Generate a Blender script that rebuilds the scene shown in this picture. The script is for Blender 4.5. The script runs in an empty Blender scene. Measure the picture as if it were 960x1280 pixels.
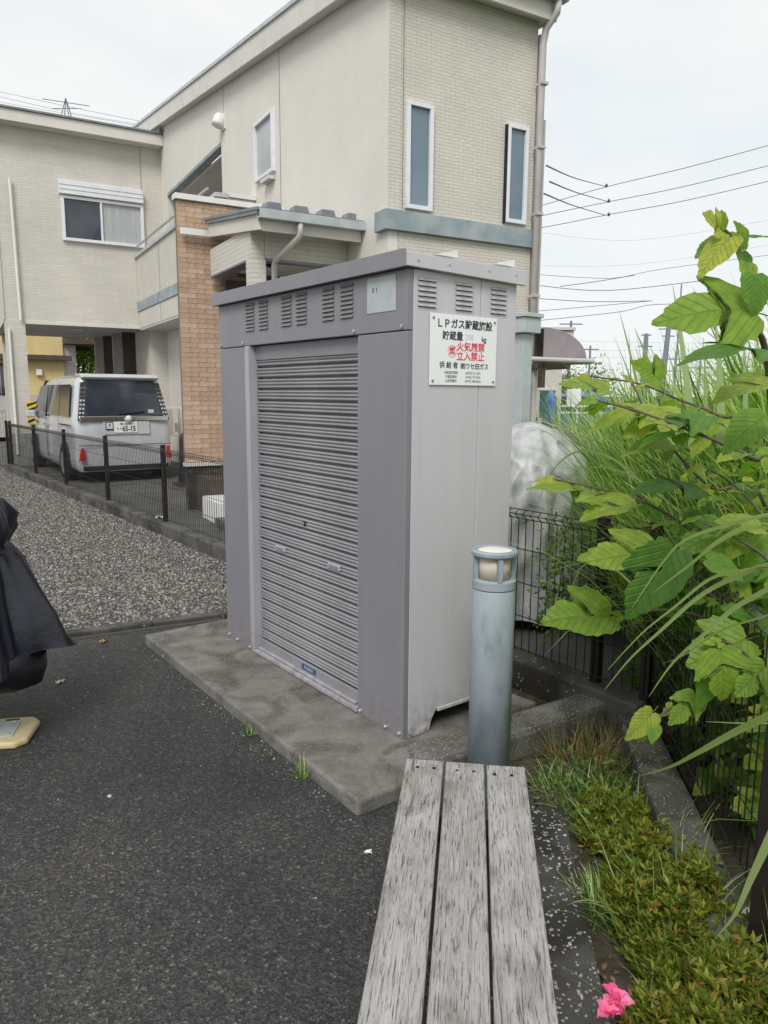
import bpy, math, random
import numpy as np
from mathutils import Vector, Matrix
random.seed(7); RS = np.random.RandomState(11)
C = bpy.context.scene.collection
sc = bpy.context.scene
PI = math.pi

# ------------------------------------------------------------------ camera
PITCH = math.radians(9.1); ROLL = -0.00697; HC = 1.62; FPX = 920.0
fwd = Vector((0, math.cos(PITCH), -math.sin(PITCH)))
dn0 = Vector((0, -math.sin(PITCH), -math.cos(PITCH))); rt0 = Vector((1, 0, 0))
RT = math.cos(ROLL)*rt0 + math.sin(ROLL)*dn0
DN = -math.sin(ROLL)*rt0 + math.cos(ROLL)*dn0
cam = bpy.data.cameras.new('camera'); co = bpy.data.objects.new('camera', cam); C.objects.link(co)
cam.sensor_fit = 'VERTICAL'; cam.sensor_height = 36; cam.lens = 36*FPX/1280; cam.clip_start = 0.05; cam.clip_end = 3000
M = Matrix((RT, -DN, -fwd)).transposed().to_4x4(); M.translation = Vector((0, 0, HC)); co.matrix_world = M
sc.camera = co
# ------------------------------------------------------------------ light
SUN_EL = math.radians(48); SUN_AZ = math.radians(192)     # clockwise from +Y
w = bpy.data.worlds.new('World'); sc.world = w; w.use_nodes = True
nt = w.node_tree; nt.nodes.clear(); N = nt.nodes.new; L = nt.links.new
out = N('ShaderNodeOutputWorld'); bg = N('ShaderNodeBackground'); bg.inputs[1].default_value = 0.1
sky = N('ShaderNodeTexSky'); sky.sky_type = 'NISHITA'; sky.sun_disc = False; sky.sun_elevation = SUN_EL; sky.sun_rotation = SUN_AZ
tc = N('ShaderNodeTexCoord'); mp = N('ShaderNodeMapping'); mp.inputs['Scale'].default_value = (1.6, 1.6, 4.0); mp.inputs['Location'].default_value = (.37, .2, .1)
nz = N('ShaderNodeTexNoise'); nz.inputs['Scale'].default_value = 2.1; nz.inputs['Detail'].default_value = 5; nz.inputs['Roughness'].default_value = .5
cr = N('ShaderNodeValToRGB'); e = cr.color_ramp.elements
e[0].position = .36; e[0].color = (5.0, 5.3, 5.45, 1); e[1].position = .62; e[1].color = (5.8, 5.8, 5.7, 1)
sx = N('ShaderNodeSeparateXYZ'); r2 = N('ShaderNodeMapRange'); r2.inputs[1].default_value = 0.0; r2.inputs[2].default_value = .45; r2.inputs[3].default_value = 1; r2.inputs[4].default_value = 0
mixh = N('ShaderNodeMixRGB'); mixh.inputs[2].default_value = (5.3, 5.55, 5.7, 1)
m55 = N('ShaderNodeMath'); m55.operation = 'MULTIPLY'; m55.inputs[1].default_value = .75
mix = N('ShaderNodeMixRGB'); mix.inputs[0].default_value = .97
L(tc.outputs['Generated'], mp.inputs[0]); L(mp.outputs[0], nz.inputs[0]); L(nz.outputs[0], cr.inputs[0])
L(tc.outputs['Generated'], sx.inputs[0]); L(sx.outputs[2], r2.inputs[0]); L(r2.outputs[0], m55.inputs[0]); L(m55.outputs[0], mixh.inputs[0]); L(cr.outputs[0], mixh.inputs[1])
L(sky.outputs[0], mix.inputs[1]); L(mixh.outputs[0], mix.inputs[2]); L(mix.outputs[0], bg.inputs[0]); L(bg.outputs[0], out.inputs[0])
sl = bpy.data.lights.new('sun', 'SUN'); sl.energy = 1.5; sl.angle = math.radians(24); sl.color = (1, .97, .93)
so = bpy.data.objects.new('sun', sl); C.objects.link(so)
sd = Vector((math.sin(SUN_AZ)*math.cos(SUN_EL), math.cos(SUN_AZ)*math.cos(SUN_EL), math.sin(SUN_EL)))
so.rotation_euler = sd.to_track_quat('Z', 'Y').to_euler(); so.location = (6, -6, 12)
sc.view_settings.view_transform = 'Standard'; sc.view_settings.look = 'None'; sc.view_settings.gamma = 1; sc.view_settings.exposure = 0.74
sc.cycles.max_bounces = 6; sc.cycles.transparent_max_bounces = 8

# ------------------------------------------------------------------ materials
def mat(name, col, rough=.6, col2=None, nscale=6, metal=0, bump=0, bscale=60, spec=.5, trans=0, detail=6, stretch=None, contrast=(.35, .65), coat=0):
    m = bpy.data.materials.new(name); m.use_nodes = True; t = m.node_tree; b = t.nodes['Principled BSDF']
    b.inputs['Base Color'].default_value = (*col, 1); b.inputs['Roughness'].default_value = rough; b.inputs['Metallic'].default_value = metal
    b.inputs['Specular IOR Level'].default_value = spec; b.inputs['Coat Weight'].default_value = coat
    tcn = t.nodes.new('ShaderNodeTexCoord'); mpn = t.nodes.new('ShaderNodeMapping'); t.links.new(tcn.outputs['Object'], mpn.inputs[0])
    if stretch: mpn.inputs['Scale'].default_value = stretch
    if col2 is not None:
        n = t.nodes.new('ShaderNodeTexNoise'); n.inputs['Scale'].default_value = nscale; n.inputs['Detail'].default_value = detail
        r = t.nodes.new('ShaderNodeValToRGB'); r.color_ramp.elements[0].position = contrast[0]; r.color_ramp.elements[1].position = contrast[1]
        r.color_ramp.elements[0].color = (*col, 1); r.color_ramp.elements[1].color = (*col2, 1)
        t.links.new(mpn.outputs[0], n.inputs[0]); t.links.new(n.outputs[0], r.inputs[0]); t.links.new(r.outputs[0], b.inputs['Base Color'])
    if bump:
        n2 = t.nodes.new('ShaderNodeTexNoise'); n2.inputs['Scale'].default_value = bscale; n2.inputs['Detail'].default_value = 5
        bp = t.nodes.new('ShaderNodeBump'); bp.inputs['Strength'].default_value = bump; bp.inputs['Distance'].default_value = .01
        t.links.new(mpn.outputs[0], n2.inputs[0]); t.links.new(n2.outputs[0], bp.inputs['Height']); t.links.new(bp.outputs[0], b.inputs['Normal'])
    if trans: b.inputs['Transmission Weight'].default_value = trans
    return m
def nodes(m): return m.node_tree, m.node_tree.nodes['Principled BSDF'], m.node_tree.nodes.new, m.node_tree.links.new
def ramp(n, stops):
    r = n('ShaderNodeValToRGB'); r.color_ramp.elements[0].position = stops[0][0]; r.color_ramp.elements[0].color = (*stops[0][1], 1)
    r.color_ramp.elements[1].position = stops[-1][0]; r.color_ramp.elements[1].color = (*stops[-1][1], 1)
    for p_, c_ in stops[1:-1]:
        q = r.color_ramp.elements.new(p_); q.color = (*c_, 1)
    return r

def siding(name, c1, c2, mortar, bw, rh, strength=.5, dist=.006, grain=.25, st=.9):
    m = mat(name, c1, .75); t, b, n, l = nodes(m)
    tcn = n('ShaderNodeTexCoord'); s = n('ShaderNodeSeparateXYZ'); a = n('ShaderNodeMath'); cb = n('ShaderNodeCombineXYZ')
    l(tcn.outputs['Object'], s.inputs[0]); l(s.outputs[0], a.inputs[0]); l(s.outputs[1], a.inputs[1]); l(a.outputs[0], cb.inputs[0]); l(s.outputs[2], cb.inputs[1])
    br = n('ShaderNodeTexBrick'); br.inputs['Scale'].default_value = 1; br.inputs['Brick Width'].default_value = bw; br.inputs['Row Height'].default_value = rh
    br.inputs['Mortar Size'].default_value = rh*.1; br.inputs['Mortar Smooth'].default_value = .6
    br.inputs['Color1'].default_value = (*c1, 1); br.inputs['Color2'].default_value = (*c2, 1); br.inputs['Mortar'].default_value = (*mortar, 1); l(cb.outputs[0], br.inputs[0])
    nn = n('ShaderNodeTexNoise'); nn.inputs['Scale'].default_value = 1.3; nn.inputs['Detail'].default_value = 8; l(tcn.outputs['Object'], nn.inputs[0])
    rr = ramp(n, [(.3, (st, st, st)), (.7, (1.02, 1.015, 1.0))]); l(nn.outputs[0], rr.inputs[0])
    mx = n('ShaderNodeMixRGB'); mx.blend_type = 'MULTIPLY'; mx.inputs[0].default_value = 1; l(br.outputs[0], mx.inputs[1]); l(rr.outputs[0], mx.inputs[2]); l(mx.outputs[0], b.inputs['Base Color'])
    n2 = n('ShaderNodeTexNoise'); n2.inputs['Scale'].default_value = 45; n2.inputs['Detail'].default_value = 4; l(tcn.outputs['Object'], n2.inputs[0])
    am = n('ShaderNodeMath'); am.operation = 'MULTIPLY_ADD'; am.inputs[1].default_value = grain; l(n2.outputs[0], am.inputs[0])
    iv = n('ShaderNodeMath'); iv.operation = 'SUBTRACT'; iv.inputs[0].default_value = 1; l(br.outputs['Fac'], iv.inputs[1]); l(iv.outputs[0], am.inputs[2])
    bp = n('ShaderNodeBump'); bp.inputs['Strength'].default_value = strength; bp.inputs['Distance'].default_value = dist; l(am.outputs[0], bp.inputs['Height']); l(bp.outputs[0], b.inputs['Normal'])
    return m

def asphalt():
    m = mat('asphalt', (.04, .04, .042), .8); t, b, n, l = nodes(m); tcn = n('ShaderNodeTexCoord')
    v = n('ShaderNodeTexVoronoi'); v.inputs['Scale'].default_value = 125; l(tcn.outputs['Object'], v.inputs[0])
    s = n('ShaderNodeSeparateColor'); l(v.outputs['Color'], s.inputs[0])
    r = ramp(n, [(0, (.016, .0158, .0165)), (.4, (.031, .0305, .031)), (.75, (.049, .048, .0475)), (.95, (.072, .07, .066)), (1, (.14, .135, .125))]); l(s.outputs[0], r.inputs[0])
    n1 = n('ShaderNodeTexNoise'); n1.inputs['Scale'].default_value = 1.6; n1.inputs['Detail'].default_value = 7; l(tcn.outputs['Object'], n1.inputs[0])
    r1 = ramp(n, [(.3, (.66, .66, .70)), (.5, (1, 1, 1)), (.68, (1.35, 1.30, 1.22))]); l(n1.outputs[0], r1.inputs[0])
    mx = n('ShaderNodeMixRGB'); mx.blend_type = 'MULTIPLY'; mx.inputs[0].default_value = 1; l(r.outputs[0], mx.inputs[1]); l(r1.outputs[0], mx.inputs[2]); l(mx.outputs[0], b.inputs['Base Color'])
    ad = n('ShaderNodeMath'); ad.operation = 'ADD'; l(s.outputs[0], ad.inputs[0]); l(v.outputs['Distance'], ad.inputs[1])
    bp = n('ShaderNodeBump'); bp.inputs['Strength'].default_value = .75; bp.inputs['Distance'].default_value = .006; l(ad.outputs[0], bp.inputs['Height']); l(bp.outputs[0], b.inputs['Normal'])
    return m

def concrete(name, lo, hi, spots=0, spotcol=(.55, .53, .48), scale=3.0, pebscale=60, stain=(.45, .42, .36)):
    m = mat(name, lo, .9); t, b, n, l = nodes(m); tcn = n('ShaderNodeTexCoord')
    n1 = n('ShaderNodeTexNoise'); n1.inputs['Scale'].default_value = scale; n1.inputs['Detail'].default_value = 10; n1.inputs['Roughness'].default_value = .68; l(tcn.outputs['Object'], n1.inputs[0])
    r1 = ramp(n, [(.32, lo), (.68, hi)]); l(n1.outputs[0], r1.inputs[0])
    n3 = n('ShaderNodeTexNoise'); n3.inputs['Scale'].default_value = scale*.5; n3.inputs['Detail'].default_value = 6; n3.inputs['Distortion'].default_value = 1.2; l(tcn.outputs['Object'], n3.inputs[0])
    r3 = ramp(n, [(.36, stain), (.56, (1, 1, 1))]); l(n3.outputs[0], r3.inputs[0])
    mx = n('ShaderNodeMixRGB'); mx.blend_type = 'MULTIPLY'; mx.inputs[0].default_value = 1; l(r1.outputs[0], mx.inputs[1]); l(r3.outputs[0], mx.inputs[2])
    v = n('ShaderNodeTexVoronoi'); v.inputs['Scale'].default_value = pebscale; l(tcn.outputs['Object'], v.inputs[0]); s = n('ShaderNodeSeparateColor'); l(v.outputs['Color'], s.inputs[0])
    g = n('ShaderNodeMath'); g.operation = 'GREATER_THAN'; g.inputs[1].default_value = 1-spots; l(s.outputs[0], g.inputs[0])
    d = n('ShaderNodeMath'); d.operation = 'LESS_THAN'; d.inputs[1].default_value = .42; l(v.outputs['Distance'], d.inputs[0])
    ml = n('ShaderNodeMath'); ml.operation = 'MULTIPLY'; l(g.outputs[0], ml.inputs[0]); l(d.outputs[0], ml.inputs[1])
    mz = n('ShaderNodeMixRGB'); mz.inputs[2].default_value = (*spotcol, 1); l(ml.outputs[0], mz.inputs[0]); l(mx.outputs[0], mz.inputs[1]); l(mz.outputs[0], b.inputs['Base Color'])
    n2 = n('ShaderNodeTexNoise'); n2.inputs['Scale'].default_value = 90; n2.inputs['Detail'].default_value = 6; l(tcn.outputs['Object'], n2.inputs[0])
    ad = n('ShaderNodeMath'); ad.operation = 'MULTIPLY_ADD'; ad.inputs[1].default_value = .6; l(ml.outputs[0], ad.inputs[0]); l(n2.outputs[0], ad.inputs[2])
    bp = n('ShaderNodeBump'); bp.inputs['Strength'].default_value = .6; bp.inputs['Distance'].default_value = .006; l(ad.outputs[0], bp.inputs['Height']); l(bp.outputs[0], b.inputs['Normal'])
    return m

def island(name, stops, rough=.8, bump=0, bscale=80):
    m = mat(name, stops[0][1], rough, bump=bump, bscale=bscale); t, b, n, l = nodes(m); g = n('ShaderNodeNewGeometry'); r = ramp(n, stops)
    l(g.outputs['Random Per Island'], r.inputs[0]); l(r.outputs[0], b.inputs['Base Color']); return m

def leafmat(name, stops, tcol=1.9, byobj=True, veins=True, tr=.4, rough=.5):
    m = bpy.data.materials.new(name); m.use_nodes = True; t, b, n, l = nodes(m); b.inputs['Roughness'].default_value = rough; b.inputs['Specular IOR Level'].default_value = .3
    r = ramp(n, stops)
    if byobj:
        oi = n('ShaderNodeObjectInfo'); l(oi.outputs['Random'], r.inputs[0])
    else:
        g = n('ShaderNodeNewGeometry'); l(g.outputs['Random Per Island'], r.inputs[0])
    col = r.outputs[0]
    if veins:
        uv = n('ShaderNodeUVMap'); s = n('ShaderNodeSeparateXYZ'); l(uv.outputs[0], s.inputs[0])
        ab = n('ShaderNodeMath'); ab.operation = 'ABSOLUTE'; l(s.outputs[0], ab.inputs[0])
        k = n('ShaderNodeMath'); k.operation = 'MULTIPLY_ADD'; k.inputs[1].default_value = -.75; l(ab.outputs[0], k.inputs[0]); l(s.outputs[1], k.inputs[2])
        f = n('ShaderNodeMath'); f.operation = 'MULTIPLY'; f.inputs[1].default_value = 7.5; l(k.outputs[0], f.inputs[0])
        fr = n('ShaderNodeMath'); fr.operation = 'FRACT'; l(f.outputs[0], fr.inputs[0])
        ds = n('ShaderNodeMath'); ds.operation = 'SUBTRACT'; ds.inputs[1].default_value = .5; l(fr.outputs[0], ds.inputs[0])
        da = n('ShaderNodeMath'); da.operation = 'ABSOLUTE'; l(ds.outputs[0], da.inputs[0])
        vm = n('ShaderNodeMapRange'); vm.inputs[1].default_value = 0; vm.inputs[2].default_value = .14; vm.inputs[3].default_value = 1; vm.inputs[4].default_value = 0; l(da.outputs[0], vm.inputs[0])
        mm = n('ShaderNodeMapRange'); mm.inputs[1].default_value = 0; mm.inputs[2].default_value = .02; mm.inputs[3].default_value = 1; mm.inputs[4].default_value = 0; l(ab.outputs[0], mm.inputs[0])
        mxv = n('ShaderNodeMath'); mxv.operation = 'MAXIMUM'; l(vm.outputs[0], mxv.inputs[0]); l(mm.outputs[0], mxv.inputs[1])
        sc_ = n('ShaderNodeMath'); sc_.operation = 'MULTIPLY'; sc_.inputs[1].default_value = .2; l(mxv.outputs[0], sc_.inputs[0])
        mv = n('ShaderNodeMixRGB'); mv.inputs[2].default_value = (.25, .32, .10, 1); l(sc_.outputs[0], mv.inputs[0]); l(col, mv.inputs[1])
        nn = n('ShaderNodeTexNoise'); nn.inputs['Scale'].default_value = 5; nn.inputs['Detail'].default_value = 5; l(uv.outputs[0], nn.inputs[0])
        rn = ramp(n, [(.3, (.75, .8, .8)), (.7, (1.2, 1.15, 1))]); l(nn.outputs[0], rn.inputs[0])
        mq = n('ShaderNodeMixRGB'); mq.blend_type = 'MULTIPLY'; mq.inputs[0].default_value = 1; l(mv.outputs[0], mq.inputs[1]); l(rn.outputs[0], mq.inputs[2]); col = mq.outputs[0]
        bp = n('ShaderNodeBump'); bp.inputs['Strength'].default_value = .5; bp.inputs['Distance'].default_value = .01; bp.invert = True; l(mxv.outputs[0], bp.inputs['Height']); l(bp.outputs[0], b.inputs['Normal'])
    l(col, b.inputs['Base Color'])
    tl = n('ShaderNodeBsdfTranslucent'); mc = n('ShaderNodeMixRGB'); mc.blend_type = 'MULTIPLY'; mc.inputs[0].default_value = 1; mc.inputs[2].default_value = (tcol, tcol*1.05, .5*tcol, 1); l(col, mc.inputs[1]); l(mc.outputs[0], tl.inputs[0])
    ms = n('ShaderNodeMixShader'); ms.inputs[0].default_value = tr; o = t.nodes['Material Output']; l(b.outputs[0], ms.inputs[1]); l(tl.outputs[0], ms.inputs[2]); l(ms.outputs[0], o.inputs[0])
    return m

MT = {}
MT['asphalt'] = asphalt()
MT['slab'] = concrete('slab_concrete', (.13, .125, .112), (.21, .203, .185), .10, (.26, .25, .23), 8, 130, (.52, .50, .45))
MT['pebble_dark'] = concrete('dark_pebble_concrete', (.04, .038, .036), (.09, .086, .08), .20, (.34, .33, .30), 6, 95, (.42, .4, .36))
MT['kerb_mid'] = concrete('grimy_pebble_concrete', (.05, .05, .042), (.14, .135, .12), .16, (.28, .27, .24), 6, 110, (.38, .37, .32))
MT['kerb'] = concrete('kerb_concrete', (.045, .044, .038), (.125, .12, .108), .05, (.3, .29, .26), 4, 60, (.35, .33, .29))
MT['pebble_kerb'] = concrete('washed_pebble_concrete', (.10, .096, .09), (.20, .193, .18), .20, (.33, .32, .29), 6, 120, (.5, .48, .44))
MT['gravelbase'] = island('gravel_base', [(0, (.07, .066, .06)), (1, (.07, .066, .06))], .95, .8, 60)
MT['stone'] = island('gravel_stone', [(0, (.05, .05, .052)), (.3, (.12, .115, .105)), (.6, (.20, .185, .165)), (.85, (.28, .265, .235)), (1, (.42, .41, .40))], .85)
MT['whitestone'] = island('pale_stone', [(0, (.14, .135, .12)), (.6, (.28, .27, .25)), (1, (.48, .47, .44))], .7)
MT['soil'] = mat('soil', (.035, .028, .02), .95, (.085, .07, .05), 12, bump=.9, bscale=60)
MT['drive'] = mat('drive_asphalt', (.07, .07, .07), .85, (.12, .118, .115), 2.5, bump=.6, bscale=120)
MT['field'] = mat('field', (.06, .08, .03), .95, (.12, .12, .06), .5, bump=.5)
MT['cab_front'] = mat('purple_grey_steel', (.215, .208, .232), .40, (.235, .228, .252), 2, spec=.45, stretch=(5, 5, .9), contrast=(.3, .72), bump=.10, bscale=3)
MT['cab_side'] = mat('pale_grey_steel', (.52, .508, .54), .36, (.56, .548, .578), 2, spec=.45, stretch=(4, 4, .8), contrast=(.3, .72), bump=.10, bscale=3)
MT['cab_trim'] = mat('lavender_trim', (.36, .345, .385), .4, (.41, .395, .43), 3)
MT['shut'] = mat('shutter_grey', (.215, .213, .228), .36, (.27, .268, .282), 3, spec=.5)
MT['dark'] = mat('black_void', (.012, .012, .013), .8)
MT['patch'] = mat('pale_patch', (.40, .44, .45), .5, (.46, .50, .51), 12)
MT['steel'] = mat('galvanised', (.5, .5, .5), .4, (.6, .6, .6), 20, metal=.7)
MT['sign'] = mat('sign_white', (.80, .84, .83), .35, (.86, .88, .87), 4)
MT['ink'] = mat('ink_black', (.025, .03, .05), .5); MT['red'] = mat('ink_red', (.72, .04, .08), .5); MT['fade'] = mat('ink_faded', (.60, .60, .64), .6); MT['greyink'] = mat('ink_grey', (.2, .23, .26), .5)
MT['bluelab'] = mat('blue_label', (.04, .07, .22), .4)
MT['bollard'] = mat('bollard_paint', (.13, .17, .20), .5, (.30, .345, .38), 9, spec=.4, bump=.15, bscale=30, stretch=(1, 1, .45), contrast=(.22, .5))
MT['lens'] = mat('cream_lens', (.55, .49, .38), .35, (.66, .61, .51), 8)
MT['cleartop'] = mat('cream_top_lens', (.68, .66, .58), .3, (.8, .78, .7), 8)
MT['fence'] = mat('dark_brown_fence', (.012, .009, .009), .5, (.02, .015, .014), 10)
MT['silver'] = mat('silver_sheet', (.29, .30, .31), .42, (.47, .475, .48), 7, metal=0, bump=1.0, bscale=7, stretch=(1.6, 1.6, .6))
MT['vinyl'] = mat('navy_vinyl', (.007, .008, .014), .32, (.018, .020, .032), 5, bump=.9, bscale=9, spec=.5)
MT['vinyl_black'] = mat('black_vinyl', (.008, .008, .012), .4, (.016, .016, .024), 5, bump=.4, bscale=20)
MT['yellowbase'] = mat('yellow_base', (.50, .40, .19), .6, (.62, .52, .30), 14, bump=.3, bscale=60)
MT['gable'] = siding('gable_siding', (.74, .71, .66), (.71, .68, .63), (.65, .62, .575), .11, .033, .3, .004, .5, .95)
MT['face'] = siding('face_siding', (.66, .63, .565), (.62, .59, .525), (.52, .49, .43), .13, .036, .6, .006)
MT['blockA'] = siding('block_siding', (.66, .63, .575), (.61, .585, .53), (.53, .505, .455), .30, .052, .5, .006)
MT['plain'] = mat('stucco_beige', (.56, .53, .47), .8, (.60, .575, .515), 3, bump=.4, bscale=50)
MT['soffit'] = mat('soffit_grey', (.56, .55, .53), .8, (.62, .61, .59), 2)
MT['fascia'] = mat('fascia_cream', (.62, .59, .55), .6, (.68, .65, .60), 3)
MT['band'] = mat('blue_grey_band', (.24, .30, .33), .6, (.36, .40, .41), 4, contrast=(.4, .62))
MT['roofmetal'] = mat('roof_metal', (.17, .19, .21), .4, (.23, .25, .27), 4, metal=.2)
MT['gutter'] = mat('gutter_grey', (.42, .47, .49), .45, (.53, .57, .58), 6)
MT['pipe'] = mat('pipe_beige', (.46, .43, .42), .5, (.52, .49, .47), 5)
MT['winframe'] = mat('window_white', (.72, .73, .77), .4, (.78, .79, .82), 8)
MT['glass'] = mat('window_glass', (.10, .16, .21), .06, (.17, .24, .29), .9, spec=.9)
MT['glassdark'] = mat('dark_glass', (.025, .035, .05), .05, (.05, .06, .075), 2.2, spec=.8)
MT['curtain'] = mat('curtain', (.34, .36, .38), .25, (.5, .52, .52), 9, stretch=(14, 14, .2), spec=.8)
MT['brick'] = bpy.data.materials.new('orange_brick')
MT['mortar'] = mat('mortar', (.20, .15, .11), .95)
MT['darkpanel'] = mat('brown_panel', (.06, .045, .035), .6, (.09, .07, .055), 3)
MT['white'] = mat('white_paint', (.72, .72, .70), .5, (.78, .78, .76), 5)
MT['vanpaint'] = mat('pearl_paint', (.48, .49, .51), .2, (.55, .56, .58), 3, spec=.6, coat=.8)
MT['tyre'] = mat('tyre', (.012, .012, .012), .8); MT['chrome'] = mat('chrome', (.75, .75, .75), .15, metal=1)
MT['redlens'] = mat('red_lens', (.45, .01, .02), .2, (.6, .02, .03), 30)
MT['lampdark'] = mat('smoked_lamp', (.03, .03, .04), .15, (.07, .07, .08), 30)
MT['yellow'] = mat('warning_yellow', (.75, .50, .04), .5)
MT['yellowwall'] = mat('yellow_wall', (.62, .48, .22), .85, (.68, .54, .28), 2)
MT['bark'] = mat('bark', (.07, .05, .03), .9, (.12, .09, .06), 8)
MT['stem'] = mat('stem_brown', (.07, .06, .04), .7, (.12, .10, .06), 12)
MT['awn'] = mat('mauve_awning', (.25, .21, .23), .25, (.31, .265, .285), 3)
MT['board'] = mat('grey_board', (.22, .22, .22), .85, (.34, .34, .33), 5, stretch=(6, 6, .6))
MT['bluetarp'] = mat('blue_tarp', (.05, .14, .35), .5, (.12, .25, .48), 5); MT['greensh'] = mat('green_shutter', (.04, .11, .11), .5)
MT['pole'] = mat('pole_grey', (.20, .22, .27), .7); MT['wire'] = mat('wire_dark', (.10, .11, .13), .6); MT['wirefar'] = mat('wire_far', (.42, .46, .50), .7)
MT['leaf'] = leafmat('mulberry_leaf', [(0, (.06, .145, .03)), (.3, (.10, .22, .035)), (.7, (.18, .31, .045)), (1, (.32, .39, .07))])
MT['leaftop'] = leafmat('young_leaf', [(0, (.14, .26, .035)), (.6, (.24, .34, .05)), (1, (.42, .42, .08))])
MT['vine'] = leafmat('vine_leaf', [(0, (.06, .13, .04)), (.7, (.13, .22, .05)), (1, (.22, .30, .07))], byobj=False, veins=False)
MT['grass'] = leafmat('pampas_blade', [(0, (.045, .11, .025)), (.35, (.13, .25, .05)), (.7, (.30, .43, .13)), (1, (.62, .68, .40))], byobj=False, veins=False)
MT['blade'] = leafmat('pale_blade', [(0, (.20, .29, .11)), (1, (.34, .42, .22))], veins=False, tr=.3)
MT['azalea'] = leafmat('azalea_leaf', [(0, (.06, .10, .012)), (.45, (.15, .20, .022)), (.82, (.27, .29, .04)), (1, (.28, .14, .05))], byobj=False, veins=False, tr=.3)
MT['drygrass'] = leafmat('dry_grass', [(0, (.08, .13, .035)), (.4, (.16, .18, .06)), (.7, (.28, .13, .06)), (1, (.36, .29, .14))], byobj=False, veins=False, tr=.25)
MT['dead'] = leafmat('dead_leaf', [(0, (.05, .035, .02)), (1, (.25, .19, .11))], byobj=False, veins=False, tr=.1)
MT['treeleaf'] = leafmat('tree_leaf', [(0, (.05, .09, .02)), (.6, (.12, .17, .03)), (1, (.22, .26, .06))], byobj=False, veins=False)
MT['pink'] = leafmat('pink_petal', [(0, (.72, .10, .30)), (1, (.85, .28, .50))], veins=False, tr=.3)
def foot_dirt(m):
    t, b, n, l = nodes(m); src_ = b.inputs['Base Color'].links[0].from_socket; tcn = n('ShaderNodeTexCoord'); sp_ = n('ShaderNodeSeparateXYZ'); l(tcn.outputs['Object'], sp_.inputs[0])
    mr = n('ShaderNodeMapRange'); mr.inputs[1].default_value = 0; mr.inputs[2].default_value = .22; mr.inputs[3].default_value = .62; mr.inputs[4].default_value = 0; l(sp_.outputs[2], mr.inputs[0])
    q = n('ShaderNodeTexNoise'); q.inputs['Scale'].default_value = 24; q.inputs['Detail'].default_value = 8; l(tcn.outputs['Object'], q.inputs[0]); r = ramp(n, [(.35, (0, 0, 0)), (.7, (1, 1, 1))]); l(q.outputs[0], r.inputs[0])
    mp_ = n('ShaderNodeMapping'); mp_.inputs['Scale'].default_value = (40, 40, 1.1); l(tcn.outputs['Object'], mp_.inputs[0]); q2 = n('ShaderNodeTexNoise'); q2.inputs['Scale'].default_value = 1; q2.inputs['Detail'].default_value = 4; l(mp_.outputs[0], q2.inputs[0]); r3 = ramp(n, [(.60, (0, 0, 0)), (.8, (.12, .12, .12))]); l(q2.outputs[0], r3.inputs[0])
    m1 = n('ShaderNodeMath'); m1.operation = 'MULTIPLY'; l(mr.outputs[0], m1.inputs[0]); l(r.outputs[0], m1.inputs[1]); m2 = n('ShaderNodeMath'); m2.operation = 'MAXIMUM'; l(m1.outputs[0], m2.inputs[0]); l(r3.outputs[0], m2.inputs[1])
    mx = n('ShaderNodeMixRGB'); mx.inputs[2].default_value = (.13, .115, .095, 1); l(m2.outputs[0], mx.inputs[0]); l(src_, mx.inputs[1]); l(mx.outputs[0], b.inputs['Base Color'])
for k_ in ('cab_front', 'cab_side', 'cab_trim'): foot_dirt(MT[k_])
def brickmat():
    m = MT['brick']; m.use_nodes = True; t, b, n, l = nodes(m); b.inputs['Roughness'].default_value = .85; o = n('ShaderNodeObjectInfo')
    r = ramp(n, [(0, (.42, .295, .21)), (.5, (.48, .345, .25)), (1, (.545, .41, .31))]); l(o.outputs['Random'], r.inputs[0])
    tcn = n('ShaderNodeTexCoord'); nn = n('ShaderNodeTexNoise'); nn.inputs['Scale'].default_value = 18; nn.inputs['Detail'].default_value = 6; l(tcn.outputs['Object'], nn.inputs[0])
    r2_ = ramp(n, [(.3, (.8, .8, .8)), (.7, (1.15, 1.12, 1.1))]); l(nn.outputs[0], r2_.inputs[0])
    mx = n('ShaderNodeMixRGB'); mx.blend_type = 'MULTIPLY'; mx.inputs[0].default_value = 1; l(r.outputs[0], mx.inputs[1]); l(r2_.outputs[0], mx.inputs[2]); l(mx.outputs[0], b.inputs['Base Color'])
brickmat()
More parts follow.
